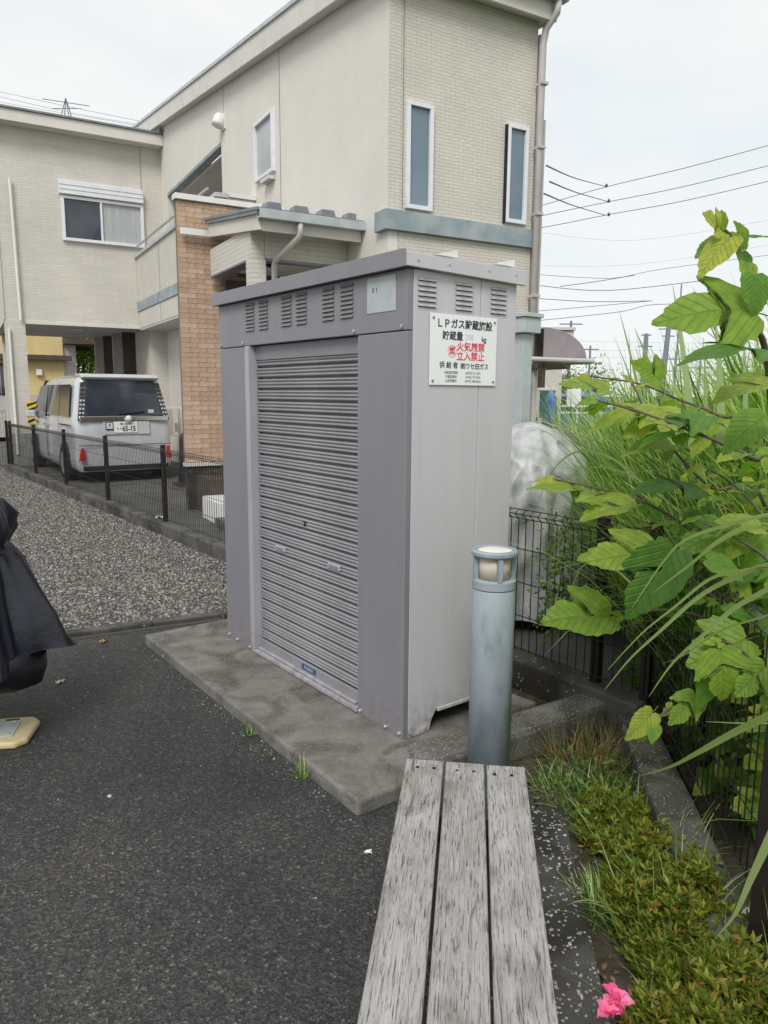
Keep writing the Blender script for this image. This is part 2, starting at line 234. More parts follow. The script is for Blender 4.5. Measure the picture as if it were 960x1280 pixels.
def woodmat():
    m = bpy.data.materials.new('weathered_wood'); m.use_nodes = True; t, b, n, l = nodes(m); b.inputs['Roughness'].default_value = .9
    tcn = n('ShaderNodeTexCoord'); oi = n('ShaderNodeObjectInfo'); mu = n('ShaderNodeVectorMath'); mu.operation = 'ADD'; l(tcn.outputs['Object'], mu.inputs[0])
    cx = n('ShaderNodeCombineXYZ'); ms = n('ShaderNodeMath'); ms.operation = 'MULTIPLY'; ms.inputs[1].default_value = 37; l(oi.outputs['Random'], ms.inputs[0]); l(ms.outputs[0], cx.inputs[1]); l(cx.outputs[0], mu.inputs[1])
    def nz_(scale, st, det, dist=0):
        mpn = n('ShaderNodeMapping'); mpn.inputs['Scale'].default_value = st; l(mu.outputs[0], mpn.inputs[0])
        q = n('ShaderNodeTexNoise'); q.inputs['Scale'].default_value = scale; q.inputs['Detail'].default_value = det; q.inputs['Roughness'].default_value = .65; q.inputs['Distortion'].default_value = dist; l(mpn.outputs[0], q.inputs[0]); return q
    a = nz_(9, (1, .6, 1), 10, .8); g = nz_(1, (210, 5, 210), 7, .5); c = nz_(1, (330, 14, 330), 4, .8); d = nz_(1, (40, 5, 40), 4, .8)
    ra = ramp(n, [(.30, (.20, .19, .178)), (.45, (.30, .29, .278)), (.66, (.39, .38, .37))]); l(a.outputs[0], ra.inputs[0])
    rg = ramp(n, [(.28, (.72, .70, .68)), (.5, (.96, .95, .94)), (.7, (1.07, 1.065, 1.05))]); l(g.outputs[0], rg.inputs[0])
    rc = ramp(n, [(.37, (.30, .28, .27)), (.43, (1, 1, 1))]); l(c.outputs[0], rc.inputs[0])
    rd = ramp(n, [(.30, (.30, .28, .31)), (.40, (1, 1, 1))]); l(d.outputs[0], rd.inputs[0])
    cur = ra.outputs[0]
    for q in (rg, rc, rd):
        mx = n('ShaderNodeMixRGB'); mx.blend_type = 'MULTIPLY'; mx.inputs[0].default_value = 1; l(cur, mx.inputs[1]); l(q.outputs[0], mx.inputs[2]); cur = mx.outputs[0]
    # each plank has weathered a little differently
    tn = ramp(n, [(0, (.78, .77, .76)), (.5, (.95, .95, .95)), (1, (1.08, 1.08, 1.09))]); l(oi.outputs['Random'], tn.inputs[0])
    mx = n('ShaderNodeMixRGB'); mx.blend_type = 'MULTIPLY'; mx.inputs[0].default_value = 1; l(cur, mx.inputs[1]); l(tn.outputs[0], mx.inputs[2]); l(mx.outputs[0], b.inputs['Base Color'])
    ad = n('ShaderNodeMath'); ad.operation = 'MULTIPLY'; l(rg.outputs[0], ad.inputs[0]); l(rc.outputs[0], ad.inputs[1])
    bp = n('ShaderNodeBump'); bp.inputs['Strength'].default_value = .7; bp.inputs['Distance'].default_value = .004; l(ad.outputs[0], bp.inputs['Height']); l(bp.outputs[0], b.inputs['Normal'])
    return m
MT['wood'] = woodmat()

# ------------------------------------------------------------------ helpers
class MB:
    def __init__(s): s.v = []; s.f = []
    def add(s, vs, fs):
        o = len(s.v); s.v += [tuple(p) for p in vs]; s.f += [tuple(i+o for i in f) for f in fs]; return s
    def box(s, x0, x1, y0, y1, z0, z1):
        return s.add([(x0, y0, z0), (x1, y0, z0), (x1, y1, z0), (x0, y1, z0), (x0, y0, z1), (x1, y0, z1), (x1, y1, z1), (x0, y1, z1)],
                     [(0, 3, 2, 1), (4, 5, 6, 7), (0, 1, 5, 4), (1, 2, 6, 5), (2, 3, 7, 6), (3, 0, 4, 7)])
    def prism(s, poly, axis, a, b):       # poly of 2D points extruded along an axis
        def P(p, t): return {'x': (t, p[0], p[1]), 'y': (p[0], t, p[1]), 'z': (p[0], p[1], t)}[axis]
        n = len(poly); vs = [P(p, a) for p in poly]+[P(p, b) for p in poly]
        return s.add(vs, [tuple(range(n))[::-1], tuple(range(n, 2*n))]+[(i, (i+1) % n, n+(i+1) % n, n+i) for i in range(n)])
    def bar(s, p, q, r, n=6, r2=None):
        p = Vector(p); q = Vector(q); d = (q-p).normalized(); a = d.orthogonal().normalized(); b = d.cross(a); r2 = r if r2 is None else r2; vs = []
        for c, rr in ((p, r), (q, r2)):
            for i in range(n):
                t = 2*PI*(i+.5)/n; vs.append(c+(a*math.cos(t)+b*math.sin(t))*rr)
        return s.add(vs, [tuple(range(n))[::-1], tuple(range(n, 2*n))]+[(i, (i+1) % n, n+(i+1) % n, n+i) for i in range(n)])
    def tube(s, pts, r, n=6, taper=None):
        pts = [Vector(p) for p in pts]; vs = []; m = len(pts); a = None
        for i, c in enumerate(pts):
            d = (pts[min(i+1, m-1)]-pts[max(i-1, 0)]).normalized(); a = d.orthogonal().normalized() if a is None else (a-d*a.dot(d)).normalized(); b = d.cross(a)
            rr = r if taper is None else r+(taper-r)*i/(m-1)
            vs += [c+(a*math.cos(2*PI*k/n)+b*math.sin(2*PI*k/n))*rr for k in range(n)]
        fs = [(i*n+k, i*n+(k+1) % n, (i+1)*n+(k+1) % n, (i+1)*n+k) for i in range(m-1) for k in range(n)]
        return s.add(vs, fs+[tuple(range(n))[::-1], tuple(range((m-1)*n, m*n))])
    def lathe(s, prof, c=(0, 0, 0), n=24):
        vs = []; fs = []; m = len(prof)
        for r, z in prof:
            vs += [(c[0]+r*math.cos(2*PI*k/n), c[1]+r*math.sin(2*PI*k/n), c[2]+z) for k in range(n)]
        fs = [(i*n+k, i*n+(k+1) % n, (i+1)*n+(k+1) % n, (i+1)*n+k) for i in range(m-1) for k in range(n)]
        return s.add(vs, fs+[tuple(range(n))[::-1], tuple(range((m-1)*n, m*n))])
    def mesh(s, name, off=(0, 0, 0)):
        me = bpy.data.meshes.new(name); me.from_pydata([(x-off[0], y-off[1], z-off[2]) for x, y, z in s.v], [], s.f); me.update(); return me
    def build(s, name, m, parent=None, off=(0, 0, 0), bevel=0, smooth=False, **kw):
        return link(name, s.mesh(name, off), m, parent, bevel, smooth, **kw)
def link(name, me, m, parent=None, bevel=0, smooth=False, loc=None, rot=None, seg=2):
    if m is not None and not len(me.materials): me.materials.append(MT[m] if isinstance(m, str) else m)
    o = bpy.data.objects.new(name, me); C.objects.link(o)
    if parent: o.parent = parent
    if loc is not None: o.location = loc
    if rot is not None: o.rotation_euler = rot
    if smooth:
        for p in me.polygons: p.use_smooth = True
    if bevel:
        md = o.modifiers.new('bevel', 'BEVEL'); md.width = bevel; md.segments = seg; md.limit_method = 'ANGLE'; md.angle_limit = math.radians(40)
    return o
def tag(o, label, cat, group=None):
    o['label'] = label; o['category'] = cat
    if group: o['group'] = group
    return o
def thing(name, label, cat, loc=(0, 0, 0), rz=0, group=None):
    o = bpy.data.objects.new(name, None); C.objects.link(o); o.location = loc; o.rotation_euler = (0, 0, rz); o.empty_display_size = .1
    return tag(o, label, cat, group)
def struct(o): o['kind'] = 'structure'; return o
def stuff(o): o['kind'] = 'stuff'; return o
def npmesh(name, V, F, m, parent=None, uv=None):
    me = bpy.data.meshes.new(name); V = np.asarray(V, dtype=np.float32).reshape(-1, 3); F = np.asarray(F, dtype=np.int32); k = F.shape[1]
    me.vertices.add(len(V)); me.vertices.foreach_set('co', V.ravel()); me.loops.add(F.size); me.loops.foreach_set('vertex_index', F.ravel())
    me.polygons.add(len(F)); me.polygons.foreach_set('loop_start', np.arange(0, F.size, k, dtype=np.int32)); me.polygons.foreach_set('loop_total', np.full(len(F), k, dtype=np.int32))
    me.update(calc_edges=True); return link(name, me, m, parent)
def at(px, py, Y):                     # world point at forward distance Y that the photograph shows at px, py
    d = RT*((px-480)/FPX)+DN*((py-640)/FPX)+fwd; return Vector((0, 0, HC))+d*(Y/d.y)
def gp(px, py, z=0):                   # the same on a level plane
    d = RT*((px-480)/FPX)+DN*((py-640)/FPX)+fwd; return Vector((0, 0, HC))+d*((z-HC)/d.z)
def online(px, P, D):                  # plan position on a vertical plane through P along D
    d = RT*((px-480)/FPX)+DN*((600-640)/FPX)+fwd; n = Vector((-D[1], D[0])); t = (P[0]*n.x+P[1]*n.y)/(d.x*n.x+d.y*n.y); return Vector((d.x*t, d.y*t, 0))
def text(body, size, m, parent, loc, rot, bold=0, sx=1, align='CENTER', name='lettering', ext=.0006):
    cu = bpy.data.curves.new('t', 'FONT'); cu.body = body; cu.size = size; cu.align_x = align; cu.align_y = 'CENTER'; cu.offset = bold; cu.extrude = ext; cu.resolution_u = 2
    o = bpy.data.objects.new('t', cu); C.objects.link(o); dg = bpy.context.evaluated_depsgraph_get(); dg.update(); me = bpy.data.meshes.new_from_object(o.evaluated_get(dg)); me.name = name
    bpy.data.objects.remove(o); me.materials.clear(); q = link(name, me, m, parent); q.location = loc; q.rotation_euler = rot; q.scale = (sx, 1, 1); return q

aC = math.radians(52.5); CF = Vector((-math.cos(aC), math.sin(aC), 0)); CS = Vector((math.sin(aC), math.cos(aC), 0)); RZC = -aC
TH = math.radians(90-60.46); HR = Vector((math.cos(TH), math.sin(TH), 0)); HL = Vector((-math.sin(TH), math.cos(TH), 0))

# ================================================================== GROUND
def sheet(name, poly, z, m, depth=0):
    b = MB()
    if depth: b.prism(poly, 'z', z-depth, z)
    else: b.add([(x, y, z) for x, y in poly], [tuple(range(len(poly)))])
    return b.build(name, m)
def slabz(name, poly, z0, z1, m, bevel=.008, wob=0):
    return MB().prism(poly, 'z', z0, z1).build(name, m, bevel=bevel)
g = sheet('ground', [(-700, -300), (700, -300), (700, 1500), (-700, 1500)], -.16, 'field'); struct(g)
K3 = lambda y: 1.27-.138*(3.37-y)
F0 = Vector((1.27, 3.37, 0))
def fl(t, off=0): p = F0+CF*t-CS*off; return (p.x, p.y)     # fence line; off toward the lot
A_ = Vector((-.092, 2.571, 0)); B_ = Vector((-1.521, 4.499, 0))
struct(sheet('parking_asphalt', [(-7, -3), (.62, -3), (.60, 2.35), (.60, 2.9), (.1, 2.72), (-1.1, 5.02), (-7, 2.2)], .04, 'asphalt', .14))
struct(sheet('driveway', [fl(-1.5, -.05), fl(22, -.05), (2+fl(22)[0], fl(22)[1]+8), (14, 24), (6, 3)], .05, 'drive', .1))
struct(sheet('neighbour_yard', [fl(14.5, 0), fl(14.5, 5), (-24, 10), (-40, 30), fl(22, 0)], .03, 'drive', .1))
struct(sheet('gravel_bed', [(-1.12, 5.0), (-2.06, 4.53), (-7, 2.2), (-14, 6), fl(14.5, .1), fl(4.5, .1)], .045, 'gravelbase', .1))
struct(sheet('planting_soil', [(.62, -1), (1.0, -1), (1.3, 3.4), (1.06, 3.7), (.1, 4.6), (.1, 3.0), (.62, 2.9)], .004, 'soil', .1))
struct(sheet('weedy_plot', [(K3(-1), -1), (9, -1), (16, 14), (5, 14), (1.35, 3.35)], .02, 'soil', .1))
# slab the cabinet stands on
p1 = A_; p2 = A_+CS*.26; o1 = Vector((.138, 3.012, 0)); p3 = o1; p4 = o1+CS*.8; p5 = B_+CS*1.05; p6 = B_
def wobble_edge(b, name, m): pass
sl_ = slabz('concrete_pad', [(p.x, p.y) for p in (p1, p2, p3, p4, p5, p6)], -.02, .1, 'slab', .012); struct(sl_)
# kerb between gravel and asphalt
q0 = Vector((-1.10, 5.06, 0)); q1 = Vector((-2.085, 4.555, 0)); q2 = q1+(q1-q0).normalized()*4; nrm = Vector((-.46, .89, 0)).normalized()*.09
for a, b in ((q0, q0.lerp(q1, .47)), (q0.lerp(q1, .477), q0.lerp(q1, 1.35)), (q0.lerp(q1, 1.358), q2)):
    c = [a, b, b+nrm, a+nrm]; struct(slabz('edging_kerb', [(p.x, p.y) for p in c], -.05, .075, 'kerb', .008))
# kerb under the mesh fence (runs behind the cabinet)
for t0, t1 in ((-.02, 1.7), (1.706, 3.7), (3.706, 5.7), (5.706, 7.7), (7.706, 9.7), (9.706, 14.6)):
    struct(slabz('fence_kerb', [fl(t0, .1), fl(t1, .1), fl(t1, -.08), fl(t0, -.08)], -.05, .17, 'kerb', .012))
# pebble kerbs round the bed
for y0, y1 in ((3.26, 2.42), (2.415, 1.5), (1.495, .3), (.295, -1)):
    struct(slabz('pebble_kerb', [(K3(y0)-.155, y0), (K3(y0), y0), (K3(y1), y1), (K3(y1)-.155, y1)], -.05, .15, 'kerb_mid', .014))
struct(slabz('pebble_kerb', [(.16, 2.80), (1.14, 3.45), (1.09, 3.62), (.1, 2.995)], -.05, .13, 'pebble_kerb', .03))
struct(slabz('pebble_kerb', [(.70, 2.62), (.40, 2.62), (.1, .3), (.42, .3)], -.05, .058, 'pebble_dark', .01))
# --- gravel
def stones(n, pts, smin, smax, flat=.6, sink=.3):
    base = np.array([[-1, -1, -1], [1, -1, -1], [1, 1, -1], [-1, 1, -1], [-1, -1, 1], [1, -1, 1], [1, 1, 1], [-1, 1, 1]], float)*.5
    s = RS.uniform(smin, smax, (n, 1, 1))*np.array([1, .75, flat]).reshape(1, 1, 3)*RS.uniform(.7, 1.2, (n, 1, 3))
    V = base[None]*(1+RS.uniform(-.45, .25, (n, 8, 3)))*s
    a = RS.uniform(0, 2*PI, n); b = RS.uniform(-.6, .6, n); ca, sa, cb, sb = np.cos(a), np.sin(a), np.cos(b), np.sin(b)
    x = V[..., 0]*cb[:, None]+V[..., 2]*sb[:, None]; z = -V[..., 0]*sb[:, None]+V[..., 2]*cb[:, None]; y = V[..., 1]
    V = np.stack([x*ca[:, None]-y*sa[:, None], x*sa[:, None]+y*ca[:, None], z], -1)+pts[:, None, :]
    V[..., 2] += (s[..., 2]*(.5-sink))
    F = np.array([[0, 3, 2, 1], [4, 5, 6, 7], [0, 1, 5, 4], [1, 2, 6, 5], [2, 3, 7, 6], [3, 0, 4, 7]])
    return V.reshape(-1, 3), (F[None]+np.arange(n)[:, None, None]*8).reshape(-1, 4)
# sample in the visible gravel triangle
P = []
lo = np.array([[-1.16, 5.06], [-4.6, 3.35]])
n_try = 260000
u_ = RS.uniform(0, 1, n_try)**1.7; tt = RS.uniform(0, 1, n_try)
E0 = np.array([-1.16, 5.1]); E1 = np.array([-5.2, 3.05]); Fa = np.array(fl(4.4, .13)); Fb = np.array(fl(13.6, .13))
# map: along the fence (s) and toward the fence (q)
yy = 3.2+RS.uniform(0, 1, n_try)**1.8*12; xx = RS.uniform(-9, -1.0, n_try)
def side(p, a, b): return (b[0]-a[0])*(p[1]-a[1])-(b[1]-a[1])*(p[0]-a[0])
ok = (side((xx, yy), E0, E1) < 0) & (side((xx, yy), Fa, Fb) > 0) & (xx > -.56*yy-.3)
pts = np.stack([xx[ok], yy[ok], np.full(ok.sum(), .045)], -1)[:62000]
V, F = stones(len(pts), pts, .009, .024)
stuff(tag(npmesh('gravel', V, F, 'stone'), 'loose grey gravel stones filling the strip beside the mesh fence', 'gravel'))
# grit lying on the asphalt
n = 260; xx = RS.uniform(-2.2, .1, n); yy = RS.uniform(1.2, 4.6, n); ok = (side((xx, yy), np.array([.0, 2.45]), np.array([-1.6, 4.6])) > .03) & (yy < 4.2+.5*xx+.9); pts = np.stack([xx[ok], yy[ok], np.full(ok.sum(), .04)], -1)
V, F = stones(len(pts), pts, .002, .007, .6, .2)
t_ = RS.uniform(-.02, 1, 90); ed = np.array([[A_.x, A_.y]])*(1-t_[:, None])+np.array([[B_.x, B_.y]])*t_[:, None]-np.array([[CS.x, CS.y]])*RS.uniform(.01, .10, (90, 1)); pe = np.c_[ed, np.full(90, .04)]
V2, F2 = stones(90, pe, .003, .011, .5, .2); V = np.r_[V, V2]; F = np.r_[F, F2+len(V)-len(V2)]
stuff(tag(npmesh('loose_grit', V, F, 'whitestone'), 'scattered pale grit and stone chips on the dark asphalt', 'grit'))
# pebbles bedded in the flat kerb beside the bench and at the bed corner
def inq(pt, quad):
    r_ = np.ones(len(pt[0]), bool)
    for i in range(4): r_ &= side(pt, np.array(quad[i]), np.array(quad[(i+1) % 4])) > 0
    return r_
n = 1600; xx = RS.uniform(.4, .82, n); yy = RS.uniform(1.1, 2.95, n); edge = .56+.122*(yy-1.62); ok = (xx < edge+RS.uniform(-.02, .03, n)) & (RS.uniform(0, 1, n) < .6) & ((yy < 2.62) | (RS.uniform(0, 1, n) < .9))
pts = np.stack([xx[ok], yy[ok], np.where(yy[ok] < 2.62, .056, .006)], -1); V, F = stones(len(pts), pts, .004, .016, .5, .45)
stuff(tag(npmesh('bedded_pebbles', V, F, 'whitestone'), 'pale pebbles bedded in the dark concrete strip right of the bench', 'pebbles'))

# ================================================================== CABINET
cab = thing('storage_cabinet', 'tall purple-grey steel gas storage cabinet with ribbed roller shutter on concrete pad', 'cabinet', (.089, 3.075, .1), RZC)
Wc, Dc, Hc = 1.76, .64, 2.022
g = .0025
def cbx(name, m, *a, bevel=.003, **k): return MB().box(*a).build(name, m, cab, bevel=bevel, **k)
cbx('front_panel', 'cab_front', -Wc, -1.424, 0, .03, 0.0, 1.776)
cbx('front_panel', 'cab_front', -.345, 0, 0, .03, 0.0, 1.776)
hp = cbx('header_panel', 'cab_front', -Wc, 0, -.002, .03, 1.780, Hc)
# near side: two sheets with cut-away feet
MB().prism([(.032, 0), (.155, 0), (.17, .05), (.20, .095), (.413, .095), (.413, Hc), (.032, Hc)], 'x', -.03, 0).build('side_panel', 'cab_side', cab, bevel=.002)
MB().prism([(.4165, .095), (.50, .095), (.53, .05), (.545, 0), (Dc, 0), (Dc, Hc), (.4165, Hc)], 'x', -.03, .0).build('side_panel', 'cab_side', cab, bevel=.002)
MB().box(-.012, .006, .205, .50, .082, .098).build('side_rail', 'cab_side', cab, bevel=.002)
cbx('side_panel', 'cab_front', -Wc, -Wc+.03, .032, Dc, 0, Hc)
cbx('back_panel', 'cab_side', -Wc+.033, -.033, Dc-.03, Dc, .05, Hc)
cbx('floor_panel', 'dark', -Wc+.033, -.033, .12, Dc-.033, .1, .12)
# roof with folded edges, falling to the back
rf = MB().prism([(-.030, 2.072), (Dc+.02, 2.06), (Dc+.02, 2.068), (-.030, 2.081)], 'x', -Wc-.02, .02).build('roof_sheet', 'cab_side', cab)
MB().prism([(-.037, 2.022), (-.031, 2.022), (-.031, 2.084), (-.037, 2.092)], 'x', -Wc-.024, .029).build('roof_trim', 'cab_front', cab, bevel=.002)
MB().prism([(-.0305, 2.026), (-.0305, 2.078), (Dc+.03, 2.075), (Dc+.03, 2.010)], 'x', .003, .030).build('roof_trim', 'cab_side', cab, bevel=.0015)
MB().box(-Wc-.02, .0, -.0305, .02, 2.024, 2.030).build('drip_edge', 'cab_front', cab)
for y in (.25, .60):
    MB().prism([(y-.10, 2.092), (y+.02, 2.09), (y+.02, 2.122)], 'x', -.05, .0).build('roof_bracket', 'white', cab)
for y in (.03, .20, .43, .60): MB().bar((.029, y, 2.052), (.034, y, 2.052), .005, 8).build('rivet', 'steel', cab)
# shutter
cbx('shutter_frame', 'cab_trim', -1.421, -1.376, -.012, .06, 0.03, 1.777)
cbx('shutter_frame', 'cab_trim', -.375, -.348, .02, .06, 0.03, 1.777)
cbx('shutter_head', 'cab_front', -1.375, -.376, .032, .06, 1.70, 1.777)
cbx('shutter_frame', 'cab_trim', -1.421, -.348, -.008, .075, .005, .028)
pit = .0605; prof = [(.064, 0), (.064, .0045), (.046, .0065), (.038, .011), (.037, .017), (.042, .0205), (.046, .0225), (.040, .026), (.036, .032), (.038, .037), (.045, .0395), (.041, .043), (.036, .048), (.038, .053), (.048, .057), (.064, .0585), (.064, .0605)]
sm = MB()
vs = []; 
for x in (-1.372, -.379):
    vs += [(x, y, z) for y, z in prof]
k = len(prof); sm.add(vs, [(i, i+1, k+i+1, k+i) for i in range(k-1)])
sme = sm.mesh('slat'); sme.materials.append(MT['shut'])
for p in sme.polygons: p.use_smooth = True
ns = 27
for i in range(ns):
    o = bpy.data.objects.new('slat', sme); C.objects.link(o); o.parent = cab; o.location = (0, 0, .088+i*pit)
cbx('shutter_backing', 'dark', -1.375, -.376, .066, .07, .05, 1.75)
cbx('bottom_bar', 'shut', -1.372, -.379, .030, .05, .032, .087)
cbx('bottom_bar_lip', 'cab_trim', -1.372, -.379, .008, .0295, .032, .040)
cbx('bottom_label', 'bluelab', -.905, -.765, .027, .0298, .048, .078, bevel=0)
text('WASEDA', .022, 'patch', cab, (-.835, .0265, .063), (PI/2, 0, 0), name='label_lettering')
HANDLES = ((-1.136, .669), (-.60, .669)); LOCK = (-.875, .851)
for hx, hz in HANDLES:
    cbx('handle', 'cab_trim', hx-.055, hx+.055, .033, .040, hz-.014, hz+.014, bevel=.004); cbx('handle_recess', 'shut', hx-.038, hx+.038, .0315, .0328, hz-.006, hz+.006, bevel=0)
MB().bar((LOCK[0], .030, LOCK[1]), (LOCK[0], .046, LOCK[1]), .013, 14).build('lock', 'dark', cab); MB().bar((LOCK[0], .0275, LOCK[1]), (LOCK[0], .0298, LOCK[1]), .008, 10).build('keyhole', 'steel', cab)
# louvres
lo_ = MB(); 
def louver(wd): 
    b = MB(); n_ = 5; vs = []
    for j, (dx, ) in enumerate([(-wd/2,), (wd/2,)]):
        vs += [(dx, 0, 0), (dx, -.007, -.011), (dx, -.0075, -.0135), (dx, 0, -.0135)]
    b.add(vs, [(0, 4, 5, 1), (1, 5, 6, 2), (2, 6, 7, 3), (0, 1, 2, 3), (4, 7, 6, 5)])
    return b.mesh('louver')
lm = louver(.098); lm.materials.append(MT['cab_front']); lm2 = louver(.098); lm2.materials.append(MT['cab_side'])
lsh = MB().box(-.046, .046, -.0010, .0, -.0165, -.014).mesh('vent_slot'); lsh.materials.append(MT['dark'])
for cx in (-1.364, -1.209, -.967, -.82, -.58, -.427):
    for i in range(8):
        o = bpy.data.objects.new('louver', lm); C.objects.link(o); o.parent = cab; o.location = (cx, -.002, 2.008-i*.0195)
        q = bpy.data.objects.new('vent_slot', lsh); C.objects.link(q); q.parent = cab; q.location = (cx, -.002, 2.008-i*.0195)
for cy in (.103, .312, .523):
    for i in range(6):
        o = bpy.data.objects.new('louver', lm2); C.objects.link(o); o.parent = cab; o.location = (.0, cy, 1.994-i*.0205); o.rotation_euler = (0, 0, PI/2)
        q = bpy.data.objects.new('vent_slot', lsh); C.objects.link(q); q.parent = cab; q.location = (0.0, cy, 1.994-i*.0205); q.rotation_euler = (0, 0, PI/2)
cbx('inspection_plate', 'patch', -.272, -.072, -.0045, -.0022, 1.862, 2.008, bevel=.001)
text('0 1', .03, 'ink', cab, (-.215, -.0048, 1.955), (PI/2, 0, 0), name='plate_mark')
bolt = MB().bar((0, 0, 0), (0, -.008, 0), .009, 6).bar((0, -.008, 0), (0, -.012, 0), .0045, 6).mesh('bolt'); bolt.materials.append(MT['steel'])
for x, z in ((-1.45, 1.795), (-.37, 1.795), (-.03, 1.795), (-Wc+.03, 1.795), (-Wc+.03, .025), (-1.62, .02), (-1.45, .02), (-.32, .025), (-.12, .02), (-.02, .025)):
    o = bpy.data.objects.new('bolt', bolt); C.objects.link(o); o.parent = cab; o.location = (x, 0, z)
for y, z in ((.04, .022), (.13, .022), (.57, .022)):
    o = bpy.data.objects.new('bolt', bolt); C.objects.link(o); o.parent = cab; o.location = (0, y, z); o.rotation_euler = (0, 0, PI/2)
# sign on the cabinet side (sign frame: x = right, y = up, z = out)
sg = thing('notice_sign', 'square white notice with black and red Japanese lettering screwed to the cabinet side', 'sign')
o1_ = Vector((.089, 3.075, .1))+CS*.118+Vector((CS.y, -CS.x, 0))*.004
sg.location = o1_+Vector((0, 0, 1.56)); sg.rotation_euler = (PI/2, 0, PI/2-aC)
Sw, Sh = .395, .295
MB().box(0, Sw, 0, Sh, 0, .003).build('sign_board', 'sign', sg, bevel=.001)
def st(b_, x, y, s, m, bold=0, sx=1, **k): return text(b_, s, m, sg, (x, y, .0034), (0, 0, 0), bold, sx, **k)
st('ＬＰガス貯蔵施設', .198, .255, .0415, 'ink', .0009)
st('貯蔵量', .128, .205, .040, 'ink', .0006); st('kg', .314, .200, .032, 'ink', .0004); st('298', .225, .205, .034, 'fade', .0004)
st('火気厳禁', .236, .162, .041, 'red', .0006, 1.03); st('立入禁止', .236, .122, .041, 'red', .0006, 1.03)
st('燃', .126, .143, .036, 'red', .0004)
ring = MB(); nr = 28; vs = []
for r_ in (.0235, .0255):
    vs += [(.126+r_*math.cos(2*PI*i/nr), .143+r_*math.sin(2*PI*i/nr), .0036) for i in range(nr)]
ring.add(vs, [(i, (i+1) % nr, nr+(i+1) % nr, nr+i) for i in range(nr)]).build('sign_ring', 'red', sg)
st('供 給 者', .108, .083, .030, 'ink', .0003); st('㈱ワセ田ガス', .262, .081, .0285, 'ink', .0003)
for i, (a, b) in enumerate((('木更津営業所', '(0475) 32-1234'), ('千葉営業所', '(0436) 74-7336'), ('山武営業所', '(0479) 288-8536'))):
    st(a, .122, .053-i*.0175, .0135, 'greyink'); st(b, .252, .053-i*.0175, .0145, 'greyink')
for x, y in ((.017, .277), (.378, .277), (.017, .017), (.378, .017)):
    MB().bar((x, y, .003), (x, y, .0065), .0055, 8).build('screw', 'greyink', sg)

# ================================================================== BENCH
bd = Vector((.12, .993, 0)).normalized(); be = Vector((bd.y, -bd.x, 0))
bo = Vector((.082, 2.268, 0)); bench = thing('wooden_bench', 'weathered grey three-plank wooden bench in the foreground', 'bench', (bo.x, bo.y, 0), math.atan2(be.y, be.x))
for i in range(3):
    x0 = .001+i*.1305; pk = MB(); nsg = 24; L_ = 1.9; vs = []; rr = random.Random(i+3)
    o = MB().box(-.0612, .0612, -L_, 0, -.04, 0).build('plank', 'wood', bench, bevel=.004); o.location = (x0+.0585, [0, -.006, -.004][i], .435+[0, .002, -.001][i]); o.rotation_euler = (0, [.0, .008, -.006][i], [0, .001, -.001][i])
    for dx in (-.025, .028):
        MB().bar((0, 0, -.004), (0, 0, .0008), .0058, 10).build('screw', 'dark', bench, loc=(x0+.0585+dx+[0.004, 0, -.012][i], -.055-.006*i, .4365))
for y in (-.3, -1.6):
    MB().box(.02, .37, y-.04, y+.04, .365, .394).build('cross_rail', 'dark', bench); MB().box(.05, .34, y-.1, y+.1, 0, .3645).build('support', 'kerb', bench, bevel=.01)

# ================================================================== BOLLARD LIGHT
bl = thing('bollard_light', 'round blue-grey bollard lamp with cream lens standing at the end of the bench', 'bollard', (.432, 2.80, .015))
R0 = .084
MB().lathe([(R0, -.04), (R0, .855), (R0-.003, .86)], n=40).build('post', 'bollard', bl, smooth=False, bevel=0)
for p in bl.children[0].data.polygons: p.use_smooth = abs(p.normal.z) < .5
MB().lathe([(R0-.001, .862), (R0+.002, .865), (R0+.002, .895), (R0-.012, .900), (.02, .902)], n=40).build('collar', 'bollard', bl)
MB().lathe([(.064, .9025), (.064, .990)], n=40).build('lens', 'lens', bl, smooth=True)
for k in range(4):
    a = math.radians(-82+90*k); s_ = MB().box(.066, .083, -.0095, .0095, .899, .993).build('strut', 'bollard', bl); s_.rotation_euler = (0, 0, a)
rim = MB(); pr = [(.067, .992), (.088, .992), (.0915, .997), (.0915, 1.008), (.086, 1.014), (.068, 1.014)]; nn_ = 40; vs = []
for r_, z in pr: vs += [(r_*math.cos(2*PI*k/nn_), r_*math.sin(2*PI*k/nn_), z) for k in range(nn_)]
m_ = len(pr); rim.add(vs, [(i*nn_+k, i*nn_+(k+1) % nn_, ((i+1) % m_)*nn_+(k+1) % nn_, ((i+1) % m_)*nn_+k) for i in range(m_) for k in range(nn_)]).build('cap_rim', 'bollard', bl)
MB().lathe([(.0675, .991), (.0675, 1.010), (.05, 1.013), (.02, 1.0145)], n=40).build('top_lens', 'cleartop', bl, smooth=False)
MB().lathe([(R0+.02, 0), (R0+.02, .03), (R0+.001, .036)], n=32).build('base_ring', 'kerb', bl)

